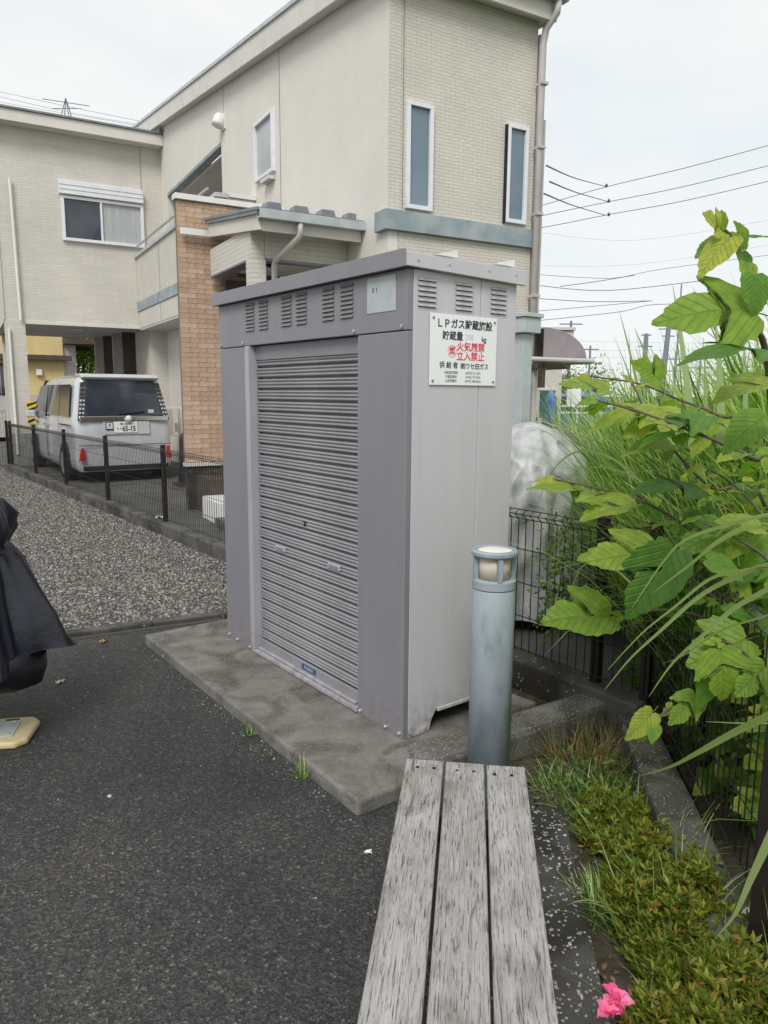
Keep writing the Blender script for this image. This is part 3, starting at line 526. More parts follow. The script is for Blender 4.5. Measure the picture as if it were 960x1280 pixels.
# ================================================================== FENCES
def mesh_panel(par, p, q, z0=.20, z1=1.0):
    p = Vector(p); q = Vector(q); d = q-p; Ln = d.length; d.normalize(); nrm_ = Vector((-d.y, d.x, 0)); b = MB(); n_ = max(2, int(Ln/.052)); up = Vector((0, 0, 1)); r = .0028
    def sq(a, c, r=r): b.bar(a, c, r, 4)
    for i in range(n_+1):
        c = p+d*(Ln*i/n_); sq(c+up*z0, c+up*(z1-.05)); sq(c+up*(z1-.05), c+nrm_*.035+up*(z1-.02)); sq(c+nrm_*.035+up*(z1-.02), c+up*z1)
    for z in (z0+.01, z0+.20, z0+.39, z0+.58, z1-.05, z1):
        sq(p+up*z, q+up*z, .0028)
    sq(p+nrm_*.035+up*(z1-.02), q+nrm_*.035+up*(z1-.02), .0028)
    return b.build('wire_mesh', 'fence', par, off=par.location)
def posts(par, pts, z0=.16, z1=1.03):
    for p in pts:
        MB().box(-.024, .024, -.024, .024, z0, z1).build('post', 'fence', par, bevel=.003, loc=(p[0]-par.location.x, p[1]-par.location.y, 0), rot=(0, 0, RZC))
        MB().box(-.026, .026, -.026, .026, z1+.001, z1+.012).build('post_cap', 'fence', par, bevel=.004, loc=(p[0]-par.location.x, p[1]-par.location.y, 0), rot=(0, 0, RZC))
f1 = thing('mesh_fence', 'dark brown wire mesh fence on a kerb between gravel strip and driveway', 'fence', (F0.x, F0.y, 0))
P1 = [Vector((*fl(t), 0)) for t in (0, .29)]
Pl = [online(px, F0, CF) for px in (205, 134, 83, 46, 17)]
tlist = [Vector((*fl(t), 0)) for t in (2.05, 4.1)]
seq = P1+tlist+Pl
posts(f1, seq)
off_ = CS*(.03)
for a, b in zip(seq[:-1], seq[1:]): mesh_panel(f1, a-off_, b-off_)
f2 = thing('mesh_fence', 'dark brown mesh fence running along the plant bed towards the lower right corner', 'fence', (F0.x, F0.y, 0))
S2 = [Vector((K3(y)-.02, y, 0)) for y in (3.35, 1.80, .2)]
posts(f2, S2[1:], .15)
for a, b in zip(S2[:-1], S2[1:]): mesh_panel(f2, a+Vector((.03, 0, 0)), b+Vector((.03, 0, 0)))
f3 = thing('mesh_fence', 'far dark mesh fence at the left edge running out of the picture', 'fence', (Pl[-1].x, Pl[-1].y, 0))
S3 = [Pl[-1]+Vector((-.12, .1, 0)), Pl[-1]+Vector((-2.1, -.6, 0)), Pl[-1]+Vector((-4.1, -1.3, 0))]
posts(f3, S3, .03); 
for a, b in zip(S3[:-1], S3[1:]): mesh_panel(f3, a, b, .12, 1.25)

# ================================================================== HOUSE
HO = (4.16, 7.29, 0)
house = thing('house', 'two storey beige house with cream gable, orange brick pillar and open carport', 'house', HR*4.16+HL*7.29, TH)
def hb(name, m, *a, bevel=0, parent=None): return MB().box(*a).build(name, m, parent or house, off=HO, bevel=bevel)
def hp_(name, m, poly, axis, a, b, bevel=0): return MB().prism(poly, axis, a, b).build(name, m, house, off=HO, bevel=bevel)
rz = lambda v: 6.212+(v-7.29)*.137         # roof underside-top line near the rake
WT = lambda v: rz(v)-.3
gx0, gx1 = 4.16, 4.28
# gable wall (u = 4.16): pieces round the balcony recess
hp_('gable_wall', 'gable', [(7.29, .05), (13.05, .05), (13.05, WT(13.05)), (7.29, WT(7.29))], 'x', gx0, gx1)
hp_('gable_wall', 'gable', [(13.05, 5.86), (18.3, 5.86), (18.3, WT(18.3)), (13.05, WT(13.05))], 'x', gx0, gx1)
hp_('gable_wall', 'gable', [(13.05, .05), (18.3, .05), (18.3, 3.1), (13.05, 3.1)], 'x', gx0, gx1)
hp_('gable_wall', 'gable', [(16.9, 3.1), (18.3, 3.1), (18.3, 5.86), (16.9, 5.86)], 'x', gx0, gx1)
hb('recess_trim', 'band', gx0-.012, gx0+.14, 13.05, 16.9, 5.80, 5.858)
hb('recess_trim', 'fascia', gx0-.012, gx0+.14, 13.0, 13.049, 3.1, 5.858)
hb('recess_wall', 'plain', 5.7, 5.8, 13.05, 16.9, 3.1, 5.8); hb('recess_ceiling', 'soffit', 4.30, 5.69, 13.05, 16.9, 5.74, 5.78); hb('recess_floor', 'soffit', 3.6, 5.69, 11.5, 16.9, 3.06, 3.1)
hb('recess_side', 'plain', 4.285, 5.69, 12.93, 13.045, 3.1, 5.73); hb('recess_side', 'plain', 4.285, 5.69, 16.905, 17.0, 3.1, 5.73)
hb('laundry_pole_holder', 'dark', 4.5, 4.56, 13.5, 14.1, 5.45, 5.49); MB().bar((4.32, 13.2, 4.0), (4.32, 13.2, 5.74), .025, 8).build('rain_pipe', 'white', house, off=HO)
hb('wall_joint', 'mortar', gx0-.004, gx0, 10.38, 10.39, 3.7, WT(10.4)-.02)
hb('wall_joint', 'mortar', gx0-.004, gx0, 12.9, 12.908, 5.9, WT(12.9)-.02)
# right face (v = 7.29)
hp_('front_wall', 'face', [(4.285, .05), (6.16, .05), (6.16, WT(7.29)), (4.285, WT(7.29))], 'y', 7.29, 7.41)
hb('corner_trim', 'face', 4.152, 4.30, 7.282, 7.289, 3.6, WT(7.29)-.01); hb('corner_joint', 'mortar', 4.33, 4.334, 7.284, 7.289, 3.62, WT(7.29)-.05)
hb('side_wall', 'face', 6.04, 6.16, 7.415, 18.2, .05, WT(7.4)-.02)
hb('back_wall', 'plain', 4.285, 6.03, 18.2, 18.3, .05, 7.0)
hb('band', 'band', 4.10, 6.19, 7.235, 7.28, 3.385, 3.595, bevel=.004); hb('band', 'band', 4.10, 4.155, 7.281, 7.50, 3.385, 3.595, bevel=.004)
# second, rear wing seen past the downspout
hb('rear_wing', 'plain', 6.165, 6.42, 9.4, 17, .05, 4.85); hb('rear_eave', 'roofmetal', 6.165, 6.62, 9.15, 17, 4.87, 4.93)
hp_('rear_roof', 'roofmetal', [(6.165, 5.3), (6.62, 4.95), (6.62, 4.99), (6.165, 5.36)], 'y', 9.15, 17); hb('rear_gutter', 'gutter', 6.62, 6.70, 9.1, 17, 4.86, 4.95)
# roof
def slope(name, m, u0, u1, v0, v1, zt, zb, bevel=0): return hp_(name, m, [(v0, rz(v0)+zb), (v1, rz(v1)+zb), (v1, rz(v1)+zt), (v0, rz(v0)+zt)], 'x', u0, u1, bevel)
slope('roof', 'roofmetal', 3.985, 6.30, 7.05, 20.2, .02, .0); slope('roof_fascia', 'fascia', 4.0, 4.03, 7.10, 20.1, -.004, -.32, .004); slope('roof_edge', 'gutter', 3.975, 3.998, 7.06, 20.15, .022, -.03)
slope('roof_soffit', 'soffit', 4.032, 6.24, 7.14, 18.5, -.28, -.295); slope('roof_fascia', 'fascia', 6.24, 6.27, 7.10, 18.55, -.004, -.32, .004)
z_ = rz(7.1)
hb('eave_fascia', 'fascia', 4.032, 6.238, 7.10, 7.135, z_-.32, z_-.01, bevel=.004)
gt = MB(); gt.prism([(6.98, z_-.13), (7.09, z_-.13), (7.095, z_-.02), (7.085, z_-.02), (7.08, z_-.115), (6.99, z_-.115), (6.975, z_-.02), (6.965, z_-.02)], 'x', 3.99, 6.34).build('eave_gutter', 'gutter', house, off=HO)
pp = MB(); pp.tube([(6.22, 7.03, z_-.13), (6.22, 7.05, z_-.25), (6.18, 7.18, z_-.38), (6.16, 7.20, z_-.55), (6.17, 7.20, .1)], .042, 10).build('downspout', 'pipe', house, off=HO, smooth=True)
for z in (5.2, 4.5, 3.75, 2.8, 1.5): hb('pipe_clip', 'pipe', 6.12, 6.215, 7.14, 7.26, z, z+.03)
hb('side_fin', 'pipe', 6.20, 6.26, 7.3, 7.38, .1, 5.8); MB().bar((6.36, 7.36, .1), (6.36, 7.36, 4.9), .022, 8).build('conduit', 'pipe', house, off=HO)
# slim windows on the face
def window(u0, u1, z0, z1, v, fr=.045, glass='glass', mull=None, axis='y', dep=.05, name='window'):
    w_ = MB()
    def bx(a0, a1, c0, c1, d0, d1):
        if axis == 'y': w_.box(a0, a1, v-d1, v-d0, c0, c1)
        else: w_.box(v-d1, v-d0, a0, a1, c0, c1)
    bx(u0, u1, z0, z0+fr, 0.0005, dep); bx(u0, u1, z1-fr, z1, 0.0005, dep); bx(u0, u0+fr, z0+fr, z1-fr, 0.0005, dep); bx(u1-fr, u1, z0+fr, z1-fr, 0.0005, dep)
    if mull: bx(mull-.02, mull+.02, z0+fr, z1-fr, 0.0005, dep-.005)
    o = w_.build(name, 'winframe', house, off=HO, bevel=.003)
    spans = [(u0+fr, u1-fr)] if not mull else [(u0+fr, mull-.02), (mull+.02, u1-fr)]
    for i, (a, b) in enumerate(spans):
        q = MB(); gm = glass if isinstance(glass, str) else glass[i]
        if axis == 'y': q.box(a, b, v-.014, v-.002, z0+fr, z1-fr)
        else: q.box(v-.014, v-.002, a, b, z0+fr, z1-fr)
        q.build('pane', gm, o, off=HO)
    return o
w1 = window(4.36, 4.70, 3.63, 4.73, 7.29); w1['label'] = 'left slim window with closed sash'
w2 = window(5.73, 6.04, 3.64, 4.735, 7.29); w2['label'] = 'right slim window standing slightly ajar'
hb('window_gap', 'dark', 5.713, 5.728, 7.245, 7.288, 3.63, 4.72)
w3 = window(10.56, 11.33, 4.78, 5.62, 4.16, .05, 'curtain', axis='x', dep=.06); w3['label'] = 'small white window high on the gable'
hb('window_sill', 'soffit', gx0-.10, gx0-.001, 10.6, 10.95, 4.68, 4.73)
vh = MB().lathe([(.001, .16), (.07, .15), (.10, .10), (.105, 0), (.10, -.05)], n=16).build('vent_hood', 'white', house, smooth=True); vh.location = (4.16-HO[0]-.09, 12.93-HO[1], 6.10); vh.rotation_euler = (0, .35, 0)
hb('vent_base', 'white', gx0-.02, gx0-.001, 12.8, 13.04, 6.0, 6.25)
# ---- block over the carport (v = 17.45)
hb('carport_block_wall', 'blockA', .87, 4.158, 17.45, 17.6, 3.08, 6.878); hb('block_side', 'blockA', .87, 1.0, 17.605, 22.5, 3.08, 6.878); hb('block_corner', 'plain', .83, .868, 17.43, 17.6, 3.08, 6.878)
hb('carport_ceiling', 'soffit', 1.0, 4.9, 17.605, 22.3, 3.10, 3.14); hb('carport_drip', 'fascia', 1.25, 3.82, 17.42, 17.46, 3.02, 3.078)
hb('block_fascia', 'fascia', .7, 4.158, 17.12, 17.17, 6.88, 7.10, bevel=.004); hb('block_roof', 'roofmetal', .66, 4.158, 17.08, 22.8, 7.105, 7.14); hb('block_soffit', 'soffit', .75, 4.158, 17.175, 17.449, 6.88, 6.90); hb('block_roof_cap', 'roofmetal', 4.07, 4.158, 17.06, 17.2, 7.141, 7.20)
hb('block_fascia', 'fascia', .7, .74, 17.175, 22.7, 6.88, 7.10)
hb('carport_pillar', 'blockA', .86, 1.24, 17.44, 17.72, .05, 3.079); hb('carport_pillar', 'blockA', 1.0, 1.25, 22.0, 22.3, .05, 3.09)
hb('wall_joint', 'mortar', 3.72, 3.728, 17.444, 17.449, 4.9, 6.87)
MB().bar((1.16, 17.38, 3.08), (1.13, 17.38, 5.86), .028, 8).build('rain_pipe', 'white', house, off=HO); MB().bar((.93, 17.40, .3), (.93, 17.40, 2.9), .028, 8).build('rain_pipe', 'white', house, off=HO)
hb('ground_floor_wall', 'blockA', 3.80, 4.158, 17.46, 17.6, .05, 3.06); hb('ground_floor_wall', 'blockA', 3.80, 3.9, 17.605, 19.2, .05, 3.06)
for i, (c_, mt_) in enumerate(((19.5, 'darkpanel'), (20.3, 'pipe'), (21.1, 'darkpanel'), (21.9, 'pipe'))):
    hb('carport_louver', mt_, 3.55-.1*i, 4.0, c_, c_+.08, .05, 3.09)
hb('carport_lamp', 'white', 2.3, 2.6, 19.2, 19.35, 3.06, 3.095)
tp = MB()
warn = hb('warning_board', 'yellow', 1.16, 1.36, 17.36, 17.375, .95, 1.42, bevel=.004)
for i in range(4):
    z = .96+i*.115; hp_('warning_stripe', 'dark', [(1.162, z), (1.358, z+.08), (1.358, min(z+.135, 1.418)), (1.162, z+.055)], 'y', 17.354, 17.3585)
hb('pillar_base', 'board', .84, 1.27, 17.41, 17.75, .05, .75, bevel=.01)
wA = window(2.07, 3.74, 4.77, 5.675, 17.45, .06, ('glassdark', 'curtain'), mull=2.86, dep=.07); wA['label'] = 'wide two-pane window with lace curtain under a shutter box'
hb('shutter_box', 'winframe', 2.04, 3.74, 17.33, 17.449, 5.69, 5.96, bevel=.01)
for z in (5.78, 5.87): hb('shutter_box_rib', 'gutter', 2.045, 3.735, 17.322, 17.329, z, z+.01)
# ---- balcony
hb('balcony_wall', 'plain', 3.55, 3.68, 11.43, 17.43, 3.60, 4.53); hb('balcony_wall', 'plain', 3.685, 4.155, 11.43, 11.56, 3.10, 4.55); hb('balcony_wall', 'blockA', 3.55, 3.68, 11.43, 17.43, 3.03, 3.39)
hb('balcony_band', 'band', 3.53, 3.69, 11.41, 17.44, 3.395, 3.595); hb('balcony_cap', 'gutter', 3.51, 3.72, 11.40, 17.44, 4.535, 4.60, bevel=.005); hb('balcony_cap', 'white', 3.725, 4.155, 11.40, 11.60, 4.555, 4.62)
hb('balcony_soffit', 'soffit', 3.56, 4.155, 11.45, 17.40, 2.99, 3.028); hb('wall_joint', 'mortar', 3.545, 3.549, 15.3, 15.308, 3.05, 4.5)
hb('balcony_rail', 'steel', 3.50, 3.53, 11.8, 17.2, 4.72, 4.75)
# ---- brick wall and porch
bv = 9.91
bw = MB().box(2.545, 3.95, bv+.012, bv+.10, .69, 4.05).build('brick_wall', 'mortar', house, off=HO)
bm = MB().box(0, .2245, -.012, .0, 0, .0600).mesh('brick'); bm.materials.append(MT['brick']); bmh = MB().box(0, .1105, -.012, .0, 0, .0600).mesh('brick'); bmh.materials.append(MT['brick'])
nb = 0
for r_ in range(53):
    z = .695+r_*.0632; u = 2.54-(.114 if r_ % 2 else 0)
    while u < 3.92:
        full = u >= 2.539; uu = max(u, 2.54)
        vis = (u < 3.08) or (z > 3.55) or (z > 2.8 and u < 3.3)
        if vis and nb < 298:
            o = bpy.data.objects.new('brick', bm if full else bmh); C.objects.link(o); o.parent = bw; o.location = (uu-HO[0], bv+.012-HO[1]-.001*(nb % 3), z); nb += 1
        u += .228
hb('pillar_cap', 'white', 2.52, 4.0, bv-.04, bv+.13, 4.055, 4.125, bevel=.004)
hb('pillar_cap', 'white', 2.56, 3.0, bv-.10, bv-.065, 3.62, 3.70)
hb('foundation', 'kerb', 2.56, 4.155, bv-.02, bv+.1, .05, .64); hb('foundation_sill', 'fascia', 2.53, 4.155, bv-.05, bv+.1, .642, .686)
hb('porch_box', 'darkpanel', 2.66, 4.1, 9.2, 9.85, .05, .52); hb('porch_step', 'white', 2.55, 4.0, 8.5, 9.19, .05, .33, bevel=.01); hb('porch_step', 'slab', 2.5, 4.0, 7.6, 8.49, .05, .16, bevel=.01)
# porch beams (siding clad) and post
hb('porch_beam', 'blockA', 2.94, 3.10, 8.27, bv-.08, 3.13, 3.46); hb('porch_beam', 'blockA', 3.105, 4.155, 8.27, 8.42, 3.14, 3.46); hb('porch_post', 'blockA', 2.935, 3.115, 8.265, 8.43, .05, 3.127)
hb('beam_drip', 'roofmetal', 2.93, 3.105, 8.44, bv-.085, 3.105, 3.127); hb('beam_drip', 'roofmetal', 3.12, 4.15, 8.26, 8.42, 3.11, 3.137); hb('porch_ceiling', 'soffit', 3.11, 4.15, 8.43, bv-.09, 3.2, 3.22)
hb('porch_wall', 'darkpanel', 3.15, 4.155, bv-.06, bv-.03, .7, 3.1)
# porch roof: eave at v 7.9, rising to the back
pz = lambda v: 3.57+(v-7.9)*.13
def ps(name, m, u0, u1, v0, v1, zt, zb, bevel=0): return hp_(name, m, [(v0, pz(v0)+zb), (v1, pz(v1)+zb), (v1, pz(v1)+zt), (v0, pz(v0)+zt)], 'x', u0, u1, bevel)
ps('porch_roof', 'roofmetal', 2.86, 4.155, 7.84, 9.80, .02, -.01); ps('porch_fascia', 'fascia', 2.90, 2.94, 7.90, 9.75, -.02, -.21, .003); ps('porch_roof_edge', 'roofmetal', 2.87, 2.90, 7.86, 9.78, -.0, -.05)
hb('porch_fascia', 'fascia', 2.945, 4.15, 7.90, 7.935, 3.355, 3.54, bevel=.003); ps('porch_soffit', 'soffit', 2.945, 4.15, 7.94, 8.262, -.15, -.17)
MB().prism([(7.80, 3.47), (7.89, 3.47), (7.895, 3.555), (7.885, 3.555), (7.88, 3.48), (7.81, 3.48), (7.80, 3.56), (7.79, 3.56)], 'x', 2.88, 4.40).build('porch_gutter', 'gutter', house, off=HO)
hb('porch_gutter_end', 'band', 4.37, 4.42, 7.78, 7.9, 3.44, 3.60)
MB().tube([(3.36, 7.84, 3.47), (3.36, 7.84, 3.38), (3.36, 7.86, 3.33), (3.19, 8.16, 3.10), (3.19, 8.2, 3.06), (3.19, 8.2, .1)], .033, 8).build('porch_downspout', 'pipe', house, off=HO, smooth=True)
for i in range(4):
    u = 3.14+i*.33; q = MB(); q.prism([(u-.10, pz(8.15)+.025), (u+.10, pz(8.15)+.025), (u+.075, pz(8.15)+.10), (u-.075, pz(8.15)+.10)], 'y', 8.05, 8.22).build('snow_guard', 'roofmetal', house, off=HO, bevel=.004)
MB().lathe([(.05, 0), (.04, -.04), (.02, -.05)], n=12).build('porch_light', 'dark', house, loc=(3.4-HO[0], 8.9-HO[1], 3.2))
# services by the brick wall
# ---- air/gas units standing against the wall
def unit(x, y, z, w_, h, d_, label, nm='water_heater', cat='heater'):
    p = HR*x+HL*y; t = thing(nm, label, cat, (p.x, p.y, z), TH)
    MB().box(0, w_, -d_, 0, 0, h).build('casing', 'fascia', t, bevel=.01); MB().box(.03, w_*.45, -d_-.004, -d_-.0005, .05, h-.05).build('cover_panel', 'pipe', t, bevel=.002)
    MB().box(w_*.55, w_-.04, -d_-.006, -d_-.001, .1, h*.45).build('grille', 'board', t); MB().tube([(w_*.3, -.1, 0), (w_*.3, -.1, -z*.5), (w_*.2, -.1, -z+.06)], .015, 6).build('pipe', 'pipe', t); return t
unit(3.72, 15.0, .72, .42, .60, .25, 'pale wall-mounted water heater nearest the brick pillar'); unit(3.70, 16.3, .70, .40, .62, .25, 'pale water heater half hidden behind the van')
bg_ = HR*3.3+HL*12.6; bin_ = thing('garden_tool_bundle', 'black covered bundle leaning beside the brick pillar behind the van', 'bundle', (bg_.x, bg_.y, .05), TH)
def lump(name, m, par, rx, ry, h, seedn, n=20, k=12, fold=.08, loc=(0, 0, 0), top=.25):
    rr = random.Random(seedn); ph = [rr.uniform(0, 6) for _ in range(6)]; vs = []
    for i in range(k+1):
        t = i/k; s_ = (1-top*t)*(1 if t < .85 else math.sqrt(max(0, 1-((t-.85)/.15)**2))*1.0+.02)
        for j in range(n):
            a = 2*PI*j/n; f_ = 1+fold*(math.sin(5*a+ph[0]+2*t)+.6*math.sin(9*a+ph[1]-3*t)+.5*math.sin(3*a+ph[2]))*(1-.4*t)
            vs.append((loc[0]+rx*s_*f_*math.cos(a), loc[1]+ry*s_*f_*math.sin(a), loc[2]+h*t))
    b = MB(); b.add(vs, [(i*n+j, i*n+(j+1) % n, (i+1)*n+(j+1) % n, (i+1)*n+j) for i in range(k) for j in range(n)]+[tuple(range(k*n, k*n+n))])
    return b.build(name, m, par, smooth=True)
lump('cover', 'vinyl_black', bin_, .2, .2, .95, 4); MB().box(-.25, .25, -.2, .2, 0, .06).build('base', 'darkpanel', bin_)
sc_l = HR*3.98+HL*14.2; lt = thing('security_camera', 'small black lamp on a bracket above the water heaters', 'lamp', (sc_l.x, sc_l.y, 1.95), TH)
MB().tube([(.15, 0, 0), (.0, 0, .02), (-.1, -.05, 0)], .015, 6).build('bracket', 'steel', lt); MB().lathe([(.03, 0), (.06, .1), (.05, .14)], n=12).build('head', 'dark', lt, loc=(-.12, -.06, -.04), rot=(1.2, 0, .4))
# ================================================================== MINIVAN
vh_ = Vector((-.57, .8216, 0)).normalized(); vr = Vector((vh_.y, -vh_.x, 0)); RL = at(97, 585, 12.55)
vc = Vector((RL.x, RL.y, .05))+vr*.84
van = thing('minivan', 'silver-white minivan parked with its nose under the carport, rear hatch facing the fence', 'van', vc, math.atan2(vr.y, vr.x))
Hs = [(-.0, .80, 1.855), (.12, .835, 1.875), (.40, .85, 1.885), (1.2, .85, 1.90), (2.4, .85, 1.89), (3.1, .85, 1.84), (3.5, .845, 1.62), (3.95, .83, 1.28), (4.2, .81, 1.08), (4.6, .70, .92)]
def half(w_, zr):
    wr_ = w_*.84; k_ = min(1, (zr-.9)/.9)
    return [(w_*.93, .20), (w_, .27), (w_*1.002, .45), (w_*.992, .62), (w_, .80), (w_*.99, min(1.0, zr-.1)), (w_*.97, min(1.12, zr-.06)), (wr_+(w_*.97-wr_)*.45, 1.12+(zr-1.12)*.52 if zr > 1.2 else zr-.04), (wr_+.015, zr-.12 if zr > 1.4 else zr-.03), (wr_-.04, zr-.04 if zr > 1.4 else zr-.02), (wr_*.6, zr-.005), (0, zr)]
def yo(y, z): return (max(0, z-1.02)*.27+max(0, .5-z)*.06)*max(0, 1-y/1.0)
vb = MB(); rows = []; vs = []; fs = []
for y, w_, zr in Hs:
    h_ = half(w_, zr); loop = [(-x, y+yo(y, z), z) for x, z in h_]+[(x, y+yo(y, z), z) for x, z in h_[::-1][1:]]; rows.append(loop); vs += loop
n_ = len(rows[0]); m_ = len(rows)
fs = [(i*n_+j, i*n_+j+1, (i+1)*n_+j+1, (i+1)*n_+j) for i in range(m_-1) for j in range(n_-1)]
for i_ in (0, m_-1):
    for j in range(n_//2): fs.append((i_*n_+j, i_*n_+n_-1-j, i_*n_+n_-2-j, i_*n_+j+1) if j < n_//2-1 else (i_*n_+j, i_*n_+n_-1-j, i_*n_+j+1))
vb.add(vs, fs); body = vb.build('body', 'vanpaint', van, smooth=False)
body.modifiers.new('s', 'SUBSURF').levels = 1; body.modifiers['s'].render_levels = 2
for p in body.data.polygons: p.use_smooth = True
MB().box(-.72, .72, .15, 4.3, .14, .26).build('underbody', 'dark', van)
def ry(z): return (max(0, z-1.02)*.27)
def rear(name, m, x0, x1, z0, z1, off=.02, th=.012, bevel=.004, x0t=None, x1t=None):
    x0t = x0 if x0t is None else x0t; x1t = x1 if x1t is None else x1t; b = MB(); vs = []
    for o_ in (off, off-th):
        vs += [(x0, ry(z0)-o_, z0), (x1, ry(z0)-o_, z0), (x1t, ry(z1)-o_, z1), (x0t, ry(z1)-o_, z1)]
    return b.add(vs, [(0, 1, 2, 3), (7, 6, 5, 4), (0, 4, 5, 1), (1, 5, 6, 2), (2, 6, 7, 3), (3, 7, 4, 0)]).build(name, m, van, bevel=bevel)
rear('rear_window', 'glassdark', -.66, .66, 1.165, 1.775, .012, .03, .01, -.585, .585)
for s_ in (-1, 1):
    lamp = rear('tail_lamp', 'lampdark', s_*.67, s_*.79, 1.08, 1.74, .010, .05, .006, s_*.592, s_*.675)
    for i in range(8):
        z = 1.13+i*.07; xc = s_*(.727-.095*(i/8))
        for dx in (-.025, .025): rear('lamp_segment', 'chrome' if i > 4 else 'patch', xc+dx-.016, xc+dx+.016, z, z+.035, .014, .006, 0)
    rear('rear_reflector', 'redlens', s_*.70, s_*.81, .40, .62, .014, .03, .008, s_*.72, s_*.765)
rear('chrome_garnish', 'chrome', -.76, .76, 1.075, 1.155, .026, .02, .006)
rear('number_plate', 'white', -.20, .20, .87, 1.06, .022, .01, .003); rear('plate_recess', 'vanpaint', -.38, .42, .84, 1.066, .012, .01, .006)
text('･･65-15', .125, 'ink', van, (.0, -.0245, .935), (PI/2, 0, 0), .002, .8, name='plate_lettering'); text('袖ヶ浦 501', .042, 'ink', van, (.0, -.0245, 1.026), (PI/2, 0, 0), .0005, name='plate_lettering')
rear('wheelchair_badge', 'bluelab', -.345, -.215, .92, 1.06, .02, .006, .002); text('♿', .10, 'white', van, (-.28, -.023, .99), (PI/2, 0, 0), name='badge_symbol')
rear('bumper_line', 'dark', -.80, .80, .655, .665, .010, .006, 0); rear('bumper_skirt', 'dark', -.74, .74, .22, .30, .0, .02, .004)
sp = MB().prism([(-.02, 1.83), (.02, 1.79), (.5, 1.86), (.5, 1.895), (.1, 1.885)], 'x', -.66, .66).build('roof_spoiler', 'vanpaint', van, bevel=.02, seg=3); sp.location = (0, .13, -.0)
MB().lathe([(.05, 0), (.055, .02), (.035, .05), (.001, .058)], n=16).build('hatch_ornament', 'white', van, loc=(.05, -.02, 1.115), rot=(PI/2, 0, 0))
MB().bar((-.12, -.0+ry(1.17)-.02, 1.19), (.34, ry(1.2)-.025, 1.235), .011, 6).build('rear_wiper', 'dark', van)
rear('window_sticker', 'patch', .42, .52, 1.21, 1.27, .0135, .001, 0)
def sidep(name, m, pts, sgn=-1, off=.012):
    vs = []
    for o_ in (off, 0):
        for y, z in pts:
            f_ = (z-1.12)/.72; x = (.8245+(.729-.8245)*max(0, f_)) if z > 1.12 else .845
            vs.append((sgn*(x+.016+o_), y, z))
    n = len(pts); return MB().add(vs, [tuple(range(n)), tuple(range(n, 2*n))[::-1]]+[(i, (i+1) % n, n+(i+1) % n, n+i) for i in range(n)]).build(name, m, van)
for s_ in (-1, 1):
    sidep('side_window', 'glassdark', [(.42, 1.14), (1.22, 1.14), (1.22, 1.70), (.50, 1.70)], s_); sidep('side_window', 'glassdark', [(1.27, 1.14), (2.35, 1.14), (2.35, 1.70), (1.27, 1.70)], s_)
    sidep('side_window', 'glassdark', [(2.40, 1.10), (3.55, 1.10), (3.30, 1.55), (3.15, 1.68), (2.40, 1.70)], s_)
    for y in (1.245, 2.375): sidep('door_gap', 'dark', [(y, .30), (y+.01, .30), (y+.01, 1.12), (y, 1.12)], s_, .004)
    sidep('slide_rail', 'dark', [(.3, .985), (1.2, .985), (1.2, 1.005), (.3, 1.005)], s_, .006)
    for y in (2.25, 2.5): sidep('door_handle', 'chrome', [(y-.09, .93), (y+.09, .93), (y+.09, .965), (y-.09, .965)], s_, .03)
    MB().box(-.09, .09, -.07, .07, -.07, .08).build('wing_mirror', 'vanpaint', van, bevel=.03, seg=3, loc=(s_*.97, 3.35, 1.12))
    for y in (.85, 3.72):
        MB().bar((s_*.78, y, .33), (s_*.872, y, .33), .37, 28).build('wheel_arch', 'dark', van)
        wh = MB().lathe([(.2, -.09), (.30, -.095), (.315, -.06), (.315, .06), (.30, .095), (.2, .09)], n=28).build('wheel', 'tyre', van, loc=(s_*.80, y, .315), rot=(0, PI/2, 0))
        MB().lathe([(.01, .06), (.19, .082), (.205, .097), (.19, .1)] if s_ > 0 else [(.205, -.097), (.19, -.1), (.01, -.06)], n=10).build('rim', 'steel', wh)
MB().add([(-.66, 3.28, 1.74), (.66, 3.28, 1.74), (.76, 3.98, 1.25), (-.76, 3.98, 1.25)], [(0, 1, 2, 3)]).build('windscreen', 'glassdark', van, loc=(0, .03, .06))
# ================================================================== SILVER-COVERED OBJECT, POST, AWNING
from mathutils import noise as mnoise
def drape(name, m, par, prof, nfold, amp, seedn, n=96, ell=1.0, zsag=.02, crumple_=0, shift=(0, 0)):
    rr = random.Random(seedn); ph = [rr.uniform(0, 6.28) for _ in range(8)]; vs = []; k = len(prof)
    for i, (r_, z) in enumerate(prof):
        t = i/(k-1)
        for j in range(n):
            a = 2*PI*j/n; f_ = math.sin(nfold*a+ph[0]+1.5*math.sin(a+ph[3]))*.6+math.sin((nfold*1.7//1)*a+ph[1]+2*t)*.35+math.sin(3*a+ph[2])*.5
            f_ += .25*math.sin(23*a+ph[4]+3*t)+1.3*(1-2*abs(math.sin(nfold*.5*a+ph[5]+.8*math.sin(3*t+ph[6]))))
            q = r_*(1+amp*(f_+.5*math.sin(4*a+9*t+ph[6])*math.sin(7*t+ph[7]))*min(1, .3+t)); X, Y_ = q*math.cos(a)*ell, q*math.sin(a)
            if crumple_:
                p_ = Vector((X*4+2, Y_*4, z*2.2)); c_ = crumple_*(mnoise.ridged_multi_fractal(p_, 1.0, 2.0, 3, 1.0, 2.0)-1.0)*min(1, 4*t); X += c_*math.cos(a); Y_ += c_*math.sin(a)
            k_ = 1-t; vs.append((X+shift[0]*k_, Y_+shift[1]*k_, z+zsag*math.sin(4*a+ph[5])*t))
    b = MB(); b.add(vs, [(i*n+(j+1) % n, i*n+j, (i+1)*n+j, (i+1)*n+(j+1) % n) for i in range(k-1) for j in range(n)]+[tuple(range(n))])
    return b.build(name, m, par, smooth=True)
